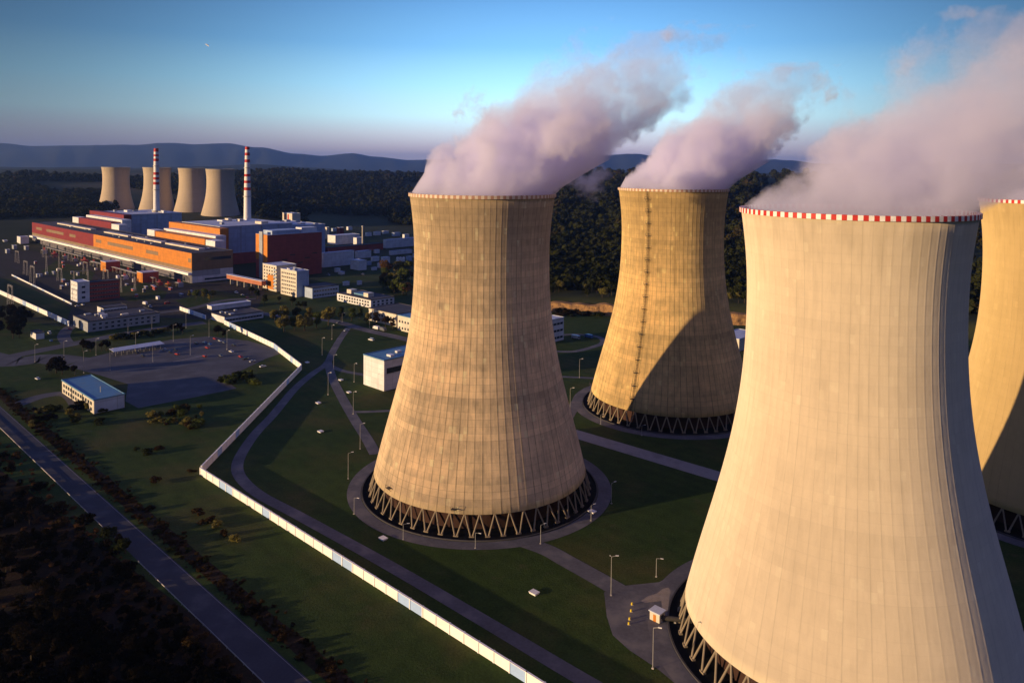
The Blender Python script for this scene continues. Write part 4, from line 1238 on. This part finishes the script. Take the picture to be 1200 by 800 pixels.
def mesh_from(vs, name, m, k=4):
    n = len(vs) // k; me = bpy.data.meshes.new(name)
    me.vertices.add(len(vs)); me.vertices.foreach_set('co', vs.astype(np.float32).ravel())
    me.loops.add(n * k); me.loops.foreach_set('vertex_index', np.arange(n * k, dtype=np.int32))
    me.polygons.add(n); me.polygons.foreach_set('loop_start', np.arange(0, n * k, k, dtype=np.int32))
    me.update(calc_edges=True); me.validate()
    me.materials.append(m); return me


CROWN = {}


def crown(kind, v, m):
    key = (kind, v, m)
    if key not in CROWN:
        sp = {'round': (3.6, 3.4, 5.2, 9, 1500, .34), 'tall': (2.6, 4.6, 6.0, 9, 1500, .32), 'bush': (1.6, 1.2, 1.15, 7, 620, .20), 'wide': (4.6, 3.2, 5.0, 13, 1800, .38), 'scrub': (2.6, 1.5, 1.5, 10, 1000, .28)}[kind]
        vs = crown_mesh(hash((len(kind), v)) % 999 + v * 17 + len(kind), *sp[:3], sp[3], sp[4], sp[5], m)
        CROWN[key] = mesh_from(vs, 'crown', M[m])
    return CROWN[key]


def trunk_mesh(h, r, seed):
    mb = MB(); rr = random.Random(seed); p = Vector((0, 0, -.2)); k = 5; q = r
    for i in range(k):
        n = p + Vector((rr.uniform(-.15, .15), rr.uniform(-.15, .15), h / k)); mb.tube(p, n, q, q * .82, 7, caps=(i in (0, k - 1))); p = n; q *= .82
        if i >= 2:
            for j in range(3):
                a = rr.uniform(0, 2 * PI); mb.tube(p, p + Vector((math.cos(a) * h * .3, math.sin(a) * h * .3, h * .28)), q * .5, q * .15, 5)
    return mb.mesh('trunk', M['bark'])


TRUNK = {'round': [trunk_mesh(5.2, .32, s) for s in range(3)], 'tall': [trunk_mesh(6.2, .28, s) for s in range(3)], 'wide': [trunk_mesh(5, .36, s) for s in range(3)], 'bush': [trunk_mesh(1.1, .09, s) for s in range(3)], 'scrub': [trunk_mesh(1.4, .12, s) for s in range(3)]}
HREF = {'round': 8.4, 'tall': 10.2, 'wide': 8, 'bush': 2.3, 'scrub': 3.0}


def plant(P, kind, h, m, label, group, v=None):
    v = random.randrange(4) if v is None else v
    bush = kind in ('bush', 'scrub')
    t = thing('shrub' if bush else 'tree', label, 'shrub' if bush else 'tree', P, random.uniform(0, 6.28), group)
    s = h / HREF[kind]; t.scale = (s * random.uniform(.8, 1.7 if bush else 1.2), s * random.uniform(.8, 1.7 if bush else 1.2), s * (.85 if bush else 1))
    link('crown', crown(kind, v, m), t); link('trunk', TRUNK[kind][v % 3], t)
    return t


def plants(spec, label, group):
    for px, py, kind, h, m in spec: plant(G(px, py), kind, h, m, label, group)


plants([(333, 389, 'wide', 13.0, 'leaf_olive'), (345, 387, 'round', 11.7, 'leaf_green'), (357, 387.5, 'wide', 14.3, 'leaf_olive'), (371, 384, 'round', 13.0, 'leaf_green'), (322, 378, 'round', 11.7, 'leaf_olive'), (335, 376, 'wide', 13.0, 'leaf_olive'),
        (348, 375, 'round', 11.7, 'leaf_dark'), (362, 376, 'round', 11.7, 'leaf_olive')], 'olive green tree in the clump between the guard building and the offices', 'trees before the offices')
plants([(385, 381, 'wide', 15.0, 'leaf_olive')], 'round light green tree, brightest of the clump before the offices', None)
plants([(400, 375, 'round', 11.7, 'leaf_dark'), (412, 376, 'round', 11.7, 'leaf_green'), (422, 374, 'round', 10.4, 'leaf_green'), (440, 380, 'round', 10.4, 'leaf_rust'), (430, 380, 'round', 10.4, 'leaf_olive'), (452, 384, 'round', 10.4, 'leaf_rust'), (460, 386, 'tall', 10.4, 'leaf_rust')],
       'tree standing before the windows of the workshop and cream office', 'trees before the workshop')
plants([(350, 364, 'tall', 11, 'leaf_dark'), (342, 358, 'round', 9, 'leaf_dark'), (328, 356, 'round', 8, 'leaf_dark'), (310, 356, 'round', 9, 'leaf_dark'), (302, 350, 'round', 10, 'leaf_dark'), (294, 345, 'round', 9, 'leaf_dark'), (357, 362, 'round', 8, 'leaf_dark')],
       'dark tree at the foot of the white office block', 'dark trees at the offices')
plants([(222, 349, 'tall', 9, 'leaf_olive'), (230, 350, 'wide', 9, 'leaf_green'), (238, 352, 'tall', 10, 'leaf_olive'), (245, 354, 'tall', 9, 'leaf_olive'), (249, 349, 'round', 8, 'leaf_olive'), (240, 347, 'wide', 8, 'leaf_green')],
       'olive tree in the clump before the right end of the hall', 'trees before the hall end')
plants([(97, 412, 'round', 9, 'leaf_black'), (106, 412, 'wide', 8, 'leaf_black'), (119, 412, 'tall', 10, 'leaf_black'), (125, 411, 'round', 8, 'leaf_black')], 'dark tree in the pair of clumps left of the shelter', 'dark trees left of the shelter')
plants([(66, 437, 'wide', 11, 'leaf_black'), (73, 439, 'round', 9, 'leaf_black'), (88, 440, 'round', 7, 'leaf_black')], 'dark tree behind the blue roofed building', 'dark trees behind the blue roof')
plants([(x, 397.5 - (x - 130) * .11 + random.uniform(-2, 2), 'scrub', random.uniform(3, 5), random.choice(('leaf_dark', 'leaf_olive', 'leaf_dark'))) for x in range(132, 196, 5)], 'dark shrub in the hedge row between gatehouse and shelter', 'hedge before the gatehouse')
plants([(200, 390, 'round', 7, 'leaf_black'), (208, 388, 'wide', 7, 'leaf_black'), (214, 391, 'round', 6, 'leaf_black'), (255, 392, 'wide', 7, 'leaf_black'), (262, 395, 'round', 6, 'leaf_black')], 'dark bushy tree near the gate of the white wall', 'dark trees near the gate')
plants([(462 + random.uniform(-12, 20), 338 + random.uniform(-18, 8), random.choice(('round', 'wide')), random.uniform(11, 18), random.choice(('leaf_autumn', 'leaf_green', 'leaf_olive', 'leaf_dark'))) for _ in range(24)], 'autumn tree in the wood at the left edge of the brown tower', 'autumn trees left of the brown tower')
plants([(random.uniform(-15, 34), random.uniform(372, 402), random.choice(('round', 'wide', 'tall')), random.uniform(9, 14), 'leaf_black') for _ in range(20)], 'dark tree in the small wood at the far left', 'small wood at far left')
plants([(265 + random.uniform(-6, 42), 446 + random.uniform(-6, 5), random.choice(('scrub', 'bush', 'round')), random.uniform(2.5, 5), random.choice(('leaf_dark', 'leaf_green'))) for _ in range(22)], 'green shrub in the thicket at the lower end of the parking lot', 'thicket by the parking lot')
plants([(178 + random.uniform(0, 60), 482 + random.uniform(-4, 22), random.choice(('bush', 'scrub', 'round')), random.uniform(2, 4.5), random.choice(('leaf_green', 'leaf_dark', 'leaf_olive', 'leaf_rust'))) for _ in range(26)], 'small shrub in the loose group on the field below the parking lot', 'shrubs on the field')
plants([(160, 528, 'bush', 2.5, 'leaf_dark'), (172, 532, 'scrub', 3, 'leaf_dark'), (186, 527, 'bush', 2.5, 'leaf_rust'), (232, 604, 'bush', 3, 'leaf_rust'), (243, 612, 'bush', 3, 'leaf_rust'), (252, 618, 'bush', 3, 'leaf_olive'), (262, 628, 'bush', 3, 'leaf_rust'), (275, 634, 'bush', 3, 'leaf_olive'), (225, 553, 'bush', 2, 'leaf_rust'), (181, 566, 'bush', 3, 'leaf_rust')],
       'lone reddish sapling on the field between road and wall', 'saplings on the field')
# ditch hedge along the right side of the road
e0 = G(0, 475).xy; e1 = G(365, 800).xy; ed = (e1 - e0); el = ed.length; ed /= el; en = Vector((-ed.y, ed.x))
if en.dot(Vector((1, 1))) < 0: en = -en
DITCH = []
for i in range(260):
    s = random.uniform(-40, el + 30); off = random.choice((random.gauss(3.4, .6), random.gauss(6.2, 1.0), random.gauss(7.2, 1.4)))
    c = e0 + ed * s + en * max(2.2, off)
    if i >= 60: DITCH.append((c.x, c.y, random.uniform(.6, 1.6))); continue
    plant(Vector((c.x, c.y, 0)), random.choice(('bush', 'scrub', 'scrub')), random.uniform(.9, 2.1), random.choice(('leaf_rust', 'leaf_black', 'leaf_black', 'leaf_dark', 'leaf_black')), 'rust brown or dark shrub in the ditch hedge along the right side of the road', 'ditch hedge along the road')
plants([(95 + random.uniform(-60, 30), 480 + random.uniform(-4, 24), random.choice(('scrub', 'round', 'bush')), random.uniform(2.5, 5), random.choice(('leaf_dark', 'leaf_black', 'leaf_olive'))) for _ in range(18)], 'shrub between the road and the blue roofed building', 'shrubs below the blue roof')
plants([(128, 632, 'wide', 5.0, 'leaf_dark'), (138, 640, 'round', 4.6, 'leaf_black'), (147, 648, 'wide', 5.0, 'leaf_dark'), (126, 648, 'round', 5, 'leaf_black')], 'dark tree overhanging the left edge of the road', 'trees overhanging the road')


def left_of_road(px, py): return (G(px, py).xy - rA).dot(rn)


sgn = 1 if left_of_road(0, 700) > 0 else -1
cnt = 0; SCRUB = []
while cnt < 330:
    px, py = random.uniform(-40, 330), random.uniform(515, 850)
    d = left_of_road(px, py) * sgn
    if d < road_w / 2 + 3.5: continue
    deep = sstep(12, 45, d)
    tall = random.random() < .25 + .55 * deep
    if not tall and cnt % 3: SCRUB.append((*G(px, py).xy, random.uniform(1.5, 3.8))); cnt += 1; continue
    plant(G(px, py), random.choice(('round', 'wide', 'tall')) if tall else 'scrub', random.uniform(3.2, 4.5 + 4 * deep) if tall else random.uniform(1.8, 4), random.choice(('leaf_black', 'leaf_black', 'leaf_rust' if deep < .3 and not tall else 'leaf_black')),
          'dark tree or shrub in the dense scrub wood beyond the road at lower left', 'scrub wood beyond the road')
    cnt += 1


def undergrowth(name, pts, m, label):
    r = np.random.default_rng(11); pr = [crown_mesh(700 + k, 1., .62, .5, 7, 420, .11, None) for k in range(4)]; out = []
    for x, y, h in pts:
        q = pr[r.integers(0, 4)]; a = r.uniform(0, 6.28); c, s_ = math.cos(a), math.sin(a); w = h * r.uniform(.7, 1.3); Q = np.empty_like(q)
        Q[:, 0] = (q[:, 0] * c - q[:, 1] * s_) * w + x; Q[:, 1] = (q[:, 0] * s_ + q[:, 1] * c) * w + y; Q[:, 2] = q[:, 2] * h * .8; out.append(Q)
    tag(link(name, mesh_from(np.concatenate(out), name, M[m])), label, 'undergrowth', None, 'stuff')


for _ in range(330):
    c = e0 + ed * random.uniform(-40, el + 30) + en * random.choice((random.gauss(3.4, .5), random.gauss(6.4, 1.2), random.gauss(7.4, 1.5))); DITCH.append((c.x, c.y, random.uniform(.4, 1.2)))
NEAR = []
while len(NEAR) < 620:
    px, py = random.uniform(-40, 330), random.uniform(500, 850); d = left_of_road(px, py) * sgn - road_w / 2
    if d > 2.5 and random.random() < math.exp(-max(0, d - 8) / 18): NEAR.append((*G(px, py).xy, random.uniform(.5, 1.7)))
undergrowth('undergrowth', NEAR, 'leaf_autumn', 'reddish brown brush between the lower left road and the dark scrub wood')
undergrowth('undergrowth', DITCH + [(x + random.gauss(0, 1.5), y + random.gauss(0, 1.5), h * .8) for x, y, h in DITCH], 'leaf_rust', 'brown tangled undergrowth filling the ditch along the right side of the road')
undergrowth('undergrowth', SCRUB + [(x + random.gauss(0, 6), y + random.gauss(0, 6), h * .7) for x, y, h in SCRUB for _ in range(4) if left_of_road(*proj((x, y, 0))) * sgn > road_w / 2 + 16], 'leaf_black', 'dark low undergrowth between the trees of the lower left scrub wood')


# the wooded hill: one mass of crowns
def forest():
    protos = []
    for s in range(6):
        vs = crown_mesh(900 + s, 1., 1.0, .9, 8, 170, .27, None, .24); protos.append(vs)
    out = []; r = np.random.default_rng(5)
    def put(x, y, h):
        q = protos[r.integers(0, 6)]; a = r.uniform(0, 6.28); c, s = math.cos(a), math.sin(a); w = h * r.uniform(.42, .62)
        Q = np.empty_like(q); Q[:, 0] = (q[:, 0] * c - q[:, 1] * s) * w + x; Q[:, 1] = (q[:, 0] * s + q[:, 1] * c) * w + y; Q[:, 2] = q[:, 2] * h * .52 + terrain(x, y) - .4
        out.append(Q)
    n = 0
    while n < 7200:
        px = r.uniform(585, 1210)
        if 735 < px < 840 and r.uniform() < .7: continue
        if px > 885 and r.uniform() < .9: continue
        dist = 780 + (3400 - 780) * r.uniform() ** 1.9
        a = math.atan((px - 600) / FPX); x, y = dist * math.sin(a), dist * math.cos(a)
        if dist > 1000 and noise.noise(Vector((x / 160, y / 160, 9))) > .34: continue
        put(x, y, r.uniform(5, 15) * r.uniform(.7, 1.6) * (1 + max(0, dist - 1100) / 1500)); n += 1
    n = 0
    while n < 3800:
        px = r.uniform(270, 600); dist = r.uniform() ** 1.4 * 2300 + 1720
        a = math.atan((px - 600) / FPX); x, y = dist * math.sin(a), dist * math.cos(a)
        if noise.noise(Vector((x / 260, y / 260, 4))) > .22: continue
        put(x, y, r.uniform(8, 16) * (.75 + dist / 2600)); n += 1
    n = 0
    while n < 2200:
        px = r.uniform(-40, 300); dist = r.uniform() ** 1.2 * 1500 + 1980
        a = math.atan((px - 600) / FPX); x, y = dist * math.sin(a), dist * math.cos(a)
        if noise.noise(Vector((x / 420, y / 420, 2))) > (.05 if dist > 2500 else .3): continue
        put(x, y, r.uniform(8, 16) * (.75 + dist / 2600)); n += 1
    n = 0
    while n < 1500:
        px = r.uniform(-60, 118); dist = r.uniform(1780, 2700)
        a = math.atan((px - 600) / FPX); x, y = dist * math.sin(a), dist * math.cos(a)
        if noise.noise(Vector((x / 300, y / 300, 6))) > .35: continue
        put(x, y, r.uniform(9, 16)); n += 1
    o = link('forest', mesh_from(np.concatenate(out), 'forest', M['leaf_forest']))
    tag(o, 'dark wood covering the hill slopes behind the plant and towers', 'forest', None, 'stuff')


forest()

# forest edge: individual trees above the sandstone bank
for i in range(90):
    px = random.uniform(636, 735) if i < 66 else random.uniform(842, 885); dist = random.uniform(738, 860); a = math.atan((px - 600) / FPX); x, y = dist * math.sin(a), dist * math.cos(a)
    plant(Vector((x, y, terrain(x, y))), random.choice(('round', 'wide', 'tall')), random.uniform(7, 13), random.choice(('leaf_forest', 'leaf_forest', 'leaf_olive', 'leaf_dark')), 'bushy tree at the forest edge above the sandstone bank', 'forest edge trees')
for i in range(32):
    px = random.uniform(640, 725) if i < 24 else random.uniform(850, 880); P = G(px, random.uniform(366, 372)); plant(P, 'scrub', random.uniform(2.5, 5), random.choice(('leaf_dark', 'leaf_rust', 'leaf_black')), 'low shrub below the sandstone bank', 'shrubs below the bank')


# sandstone bank
def bank():
    vs = []; fs = []; pxs = np.linspace(620, 900, 150)
    for px in pxs:
        base = G(px, 366.0 + (px - 650) * .07); n1 = noise.noise(Vector((px / 14., 0, 0))) * 3; dirn = base.normalized()
        for k in range(7):
            f = k / 6; j = noise.noise(Vector((px / 5., k * .9, 2))) * 1.8 if 0 < k else 0
            q = base + Vector((dirn.x, dirn.y, 0)) * (f * 9 + n1 + j + (6 if k == 6 else 0)); z = [-.4, 1.8, 4, 6.2, 8.4, 10.4, 10.8][k] * (.75 + .35 * noise.noise(Vector((px / 25., 5, 1))))
            vs.append((q.x, q.y, z))
    for i in range(len(pxs) - 1):
        for k in range(6): fs.append((i * 7 + k, (i + 1) * 7 + k, (i + 1) * 7 + k + 1, i * 7 + k + 1))
    structure(MB().add(vs, fs).build('hillside', M['quarry']), 'sunlit sandstone cutting below the forest between the towers', 'bank')


bank()


# bird high at left
P = Vector((0, 0, CH)) + ray(243.5, 53.5) * 150
t = thing('bird', 'tiny pale bird gliding high in the sky at upper left', 'bird', P, .5); t.rotation_euler = (R_(35), R_(-40), .5)
mb = MB(); mb.add([(-.32, 0, 0), (-.1, .07, .02), (.12, .07, .02), (.3, 0, .03), (.12, -.07, .02), (-.1, -.07, .02), (0, 0, .1), (0, 0, -.06)],
                  [(0, 1, 6), (1, 2, 6), (2, 3, 6), (3, 4, 6), (4, 5, 6), (5, 0, 6), (1, 0, 7), (2, 1, 7), (3, 2, 7), (4, 3, 7), (5, 4, 7), (0, 5, 7)]); mb.build('body', M['whitepaint'], t)
for s in (-1, 1):
    mb = MB(); mb.add([(.12, .05 * s, .03), (-.1, .05 * s, .03), (-.12, .4 * s, .16), (.06, .42 * s, .17), (-.16, .8 * s, .10), (.0, .05 * s, .07), (-.02, .4 * s, .2)],
                      [(0, 1, 2, 3), (3, 2, 4), (0, 3, 6, 5), (5, 6, 2, 1), (3, 4, 6), (6, 4, 2)]); mb.build('wing', M['whitepaint'], t)


# ------------------------------------------------------------------ steam plumes
def plume(label, tw, slope, q, R0, R1, hmax, dens, seed, wind, cut=.9, tail=1., thin=.14):
    m = bpy.data.materials.new('steam'); m.use_nodes = True; t = NT(m.node_tree)
    tc = t.n('ShaderNodeTexCoord').outputs['Object']
    sp = t.n('ShaderNodeSeparateXYZ'); t.l(tc, sp.inputs[0]); x, y, z = sp.outputs
    h = t.math('MAXIMUM', z, 0.)
    xc = t.math('MULTIPLY', t.math('POWER', t.math('DIVIDE', h, hmax), q), slope)
    tt = t.math('DIVIDE', h, hmax, clamp=True)
    R = t.math('ADD', R0, t.math('MULTIPLY', tt, R1 - R0))
    # billows: coordinates warped by a slow noise
    mp = t.n('ShaderNodeMapping'); mp.inputs['Location'].default_value = (seed * 31., seed * 17., seed * 7.); t.l(tc, mp.inputs[0])
    n1 = t.noise(mp.outputs[0], .030, 2, .5); n2 = t.noise(mp.outputs[0], .066, 7, .70)
    d = t.math('SQRT', t.math('ADD', t.math('POWER', t.math('SUBTRACT', x, xc), 2.), t.math('POWER', y, 2.)))
    d = t.math('DIVIDE', d, R)
    amp1 = t.math('ADD', .12, t.math('MULTIPLY', tt, 1.25)); amp2 = t.math('ADD', .34, t.math('MULTIPLY', tt, 1.2))
    e = t.math('SUBTRACT', cut, d)
    e = t.math('ADD', e, t.math('MULTIPLY', t.math('SUBTRACT', n1, .5), t.math('MULTIPLY', amp1, 2.2)))
    e = t.math('ADD', e, t.math('MULTIPLY', t.math('SUBTRACT', n2, .5), t.math('MULTIPLY', amp2, 2.2)))
    e = t.math('SUBTRACT', e, t.math('MULTIPLY', t.mapr(tt, .5, 1., 0, 1, True), .80 * tail))
    dn = t.mapr(e, 0., .13, 0., 1., True)
    dn = t.math('MULTIPLY', dn, t.math('MULTIPLY', t.mapr(tt, .0, .7, dens, dens * thin, True), t.mapr(n2, .36, .62, .30, 1.25)))
    v = t.n('ShaderNodeVolumePrincipled'); v.inputs['Color'].default_value = (.905, .895, 1., 1); v.inputs['Anisotropy'].default_value = .0  # steam is white; lilac of the dusk light is put into its colour
    t.l(dn, v.inputs['Density'])
    o = t.n('ShaderNodeOutputMaterial'); t.l(v.outputs[0], o.inputs[1])
    # closed envelope round the densest reach of the steam
    mb = MB(); n = 40; hs = [-3., 0., .8] + list(np.linspace(4, hmax, 15)); vs = []; fs = []
    for i, hh in enumerate(hs):
        tq = max(0, hh) / hmax; c = slope * tq ** q; rr = (R0 + (R1 - R0) * tq) * (1.02 + .55 * sstep(0, .5, tq)) * (1 - .35 * sstep(.8, 1, tq))
        if i < 2: rr = 29.2
        for k in range(n):
            a = 2 * PI * k / n; w = 1 + (.10 * noise.noise(Vector((math.cos(a) * 1.7, math.sin(a) * 1.7, hh / 14 + seed))) if i > 2 else 0)
            vs.append((c + rr * w * math.cos(a), rr * w * math.sin(a), hh))
    for i in range(len(hs) - 1):
        for k in range(n): fs.append((i * n + k, i * n + (k + 1) % n, (i + 1) * n + (k + 1) % n, (i + 1) * n + k))
    fs.append(tuple(range(n - 1, -1, -1))); fs.append(tuple(range((len(hs) - 1) * n, len(hs) * n)))
    ob = MB().add(vs, fs).build('steam', m)
    ob.location = (tw[0], tw[1], 124.6); ob.rotation_euler.z = wind
    tag(ob, label, 'steam', 'steam plumes above the towers')
    return ob


plume('lilac steam plume drifting right from the brown tower', TW[2], 80., 1.0, 30., 41., 73., .19, 1, R_(12), 1.06)
plume('pink steam plume rising from the ochre tower', TW[3], 66., .95, 30., 36., 72., .19, 2, R_(12), 1.06)
plume('wide mauve steam plume over the largest tower, cut by the right edge', TW[1], 100., .95, 31., 42., 66., .075, 3, R_(10), 1.0, .2, .28)
plume('steam plume of the half hidden tower, behind the mauve plume', TW[4], 100., .95, 31., 40., 62., .075, 4, R_(10), 1.0, .2, .28)

def wisp(label, px, py, dist, rx, rz, dens, seed):
    c = Vector((0, 0, CH)) + ray(px, py) * dist
    m = bpy.data.materials.new('thin_steam'); m.use_nodes = True; t = NT(m.node_tree)
    tc = t.n('ShaderNodeTexCoord').outputs['Object']; sp = t.n('ShaderNodeSeparateXYZ'); t.l(tc, sp.inputs[0])
    mp = t.n('ShaderNodeMapping'); mp.inputs['Location'].default_value = (seed * 13., seed * 5., seed * 3.); t.l(tc, mp.inputs[0])
    n = t.noise(mp.outputs[0], 1.6 / rx, 5, .6)
    q = t.math('ADD', t.math('ADD', t.math('POWER', t.math('DIVIDE', sp.outputs[0], rx), 2.), t.math('POWER', t.math('DIVIDE', sp.outputs[1], rx), 2.)), t.math('POWER', t.math('DIVIDE', sp.outputs[2], rz), 2.))
    e = t.math('ADD', t.math('SUBTRACT', .38, t.math('MULTIPLY', q, .75)), t.math('MULTIPLY', t.math('SUBTRACT', n, .52), 3.2))
    v = t.n('ShaderNodeVolumePrincipled'); v.inputs['Color'].default_value = (.90, .91, 1., 1)  # same dusk tint put into the colour of white steam
    t.l(t.math('MULTIPLY', t.mapr(e, 0., .6, 0., 1., True), dens), v.inputs['Density'])
    o = t.n('ShaderNodeOutputMaterial'); t.l(v.outputs[0], o.inputs[1])
    mb = MB(); pr = [(max(.01, rx * math.sin(PI * i / 10)), -rz * math.cos(PI * i / 10)) for i in range(11)]; mb.lathe(pr, 20)
    ob = mb.build('steam', m); ob.location = c
    tag(ob, label, 'steam', 'steam plumes above the towers')


wisp('thin curling wisps of steam sinking beside the right rim of the brown tower', 688, 212, 352, 15, 11, .12, 1)
wisp('faint detached puff above the top of the lilac plume', 788, 42, 330, 11, 6, .06, 2)
wisp('faint hooked wisp right of the pink plume', 967, 105, 420, 11, 12, .07, 3)
wisp('small detached grey puff left of the mauve plume', 1056, 78, 230, 7, 6, .08, 4)
wisp('smallest detached grey puff near the top right corner', 1125, 18, 230, 8, 4, .07, 5)

# haze
mb = MB().box(-46000, 46000, -46000, 46000, -14, 860)
hm_ = bpy.data.materials.new('haze'); hm_.use_nodes = True; t = NT(hm_.node_tree)
v = t.n('ShaderNodeVolumePrincipled'); v.inputs['Color'].default_value = (.30, .50, 1., 1); v.inputs['Density'].default_value = 3.4e-5; v.inputs['Anisotropy'].default_value = .55
o = t.n('ShaderNodeOutputMaterial'); t.l(v.outputs[0], o.inputs[1])
tag(mb.build('haze', hm_), 'thin blue evening haze over the whole landscape', 'haze', None, 'stuff')

# ------------------------------------------------------------------ light
W = bpy.data.worlds.new('World'); S.world = W; W.use_nodes = True; t = NT(W.node_tree)
SKYK = .86 / .12
sky = t.n('ShaderNodeTexSky'); sky.sky_type = 'NISHITA'; sky.sun_disc = False
sky.sun_elevation = SUN_EL; sky.sun_rotation = PI / 2 - SUN_AZ; sky.altitude = 200; sky.air_density = 1.; sky.dust_density = 1.; sky.ozone_density = 2.
# dusk colours of the eastern sky: lilac belt on the horizon, pale cyan above it, deep blue overhead; the sunset side keeps only a trace of the sky model
dirv = t.n('ShaderNodeTexCoord').outputs['Generated']; sp = t.n('ShaderNodeSeparateXYZ'); t.l(dirv, sp.inputs[0])
el = t.ramp(sp.outputs[2], [(0., (.62, .52, .60)), (.022, (.74, .62, .66)), (.042, (.74, .80, .86)), (.065, (.66, 1.0, 1.1)), (.105, (.42, .82, 1.08)), (.155, (.20, .50, .86)), (.22, (.11, .30, .61)), (.42, (.125, .165, .50)), (1., (.115, .14, .48))])
az = t.math('ARCTAN2', t.math('SUBTRACT', sp.outputs[0], .0), sp.outputs[1])
side = t.math('POWER', 2.718, t.math('MULTIPLY', t.math('POWER', t.math('DIVIDE', t.math('SUBTRACT', az, .07), .46), 2.), -1.))
glow = t.math('ADD', .14, t.math('MULTIPLY', side, 1.1))  # unseen sky beyond the view dimmed to cut fill light on shaded sides
high = t.mapr(sp.outputs[2], .25, .6, 0, 1, True)
glow = t.math('ADD', t.math('MULTIPLY', glow, t.math('SUBTRACT', 1., high)), t.math('MULTIPLY', high, .55))
grad = t.mix(1., el, glow, 'MULTIPLY')
grad = t.mix(1., grad, (SKYK, SKYK, SKYK), 'MULTIPLY')
dt = t.n('ShaderNodeVectorMath', operation='DOT_PRODUCT'); t.l(dirv, dt.inputs[0]); dt.inputs[1].default_value = (math.cos(SUN_AZ), math.sin(SUN_AZ), 0)
west = t.mapr(dt.outputs['Value'], -.1, .6, 1., .92, True)
bg = t.n('ShaderNodeBackground'); bg.inputs[1].default_value = .12
t.l(t.mix(west, sky.outputs[0], grad), bg.inputs[0])
o = t.n('ShaderNodeOutputWorld'); t.l(bg.outputs[0], o.inputs[0])

ld = bpy.data.lights.new('sun', 'SUN'); ld.energy = 5.0; ld.angle = R_(.5); ld.color = (1, .69, .37)
lo = bpy.data.objects.new('sun', ld); COL.objects.link(lo); lo.rotation_euler = SUN.to_track_quat('Z', 'Y').to_euler()

cd = bpy.data.cameras.new('camera'); co = bpy.data.objects.new('camera', cd); COL.objects.link(co)
cd.sensor_width = 36; cd.lens = FPX * 36 / 1200; cd.shift_y = -(400 - CY) / 1200; cd.clip_start = 1; cd.clip_end = 90000
co.matrix_world = Matrix(((_rt.x, _up.x, -_fw.x, 0), (_rt.y, _up.y, -_fw.y, 0), (_rt.z, _up.z, -_fw.z, CH), (0, 0, 0, 1)))
S.camera = co

S.view_settings.view_transform = 'Standard'; S.view_settings.look = 'None'; S.view_settings.exposure = .5; S.view_settings.gamma = 1.; S.view_settings.use_curve_mapping = False
S.render.engine = 'CYCLES'
S.cycles.use_denoising = True; S.cycles.volume_bounces = 16; S.cycles.max_bounces = 16; S.cycles.volume_max_steps = 256; S.cycles.volume_step_rate = .16
S.cycles.diffuse_bounces = 1; S.cycles.sample_clamp_indirect = 4
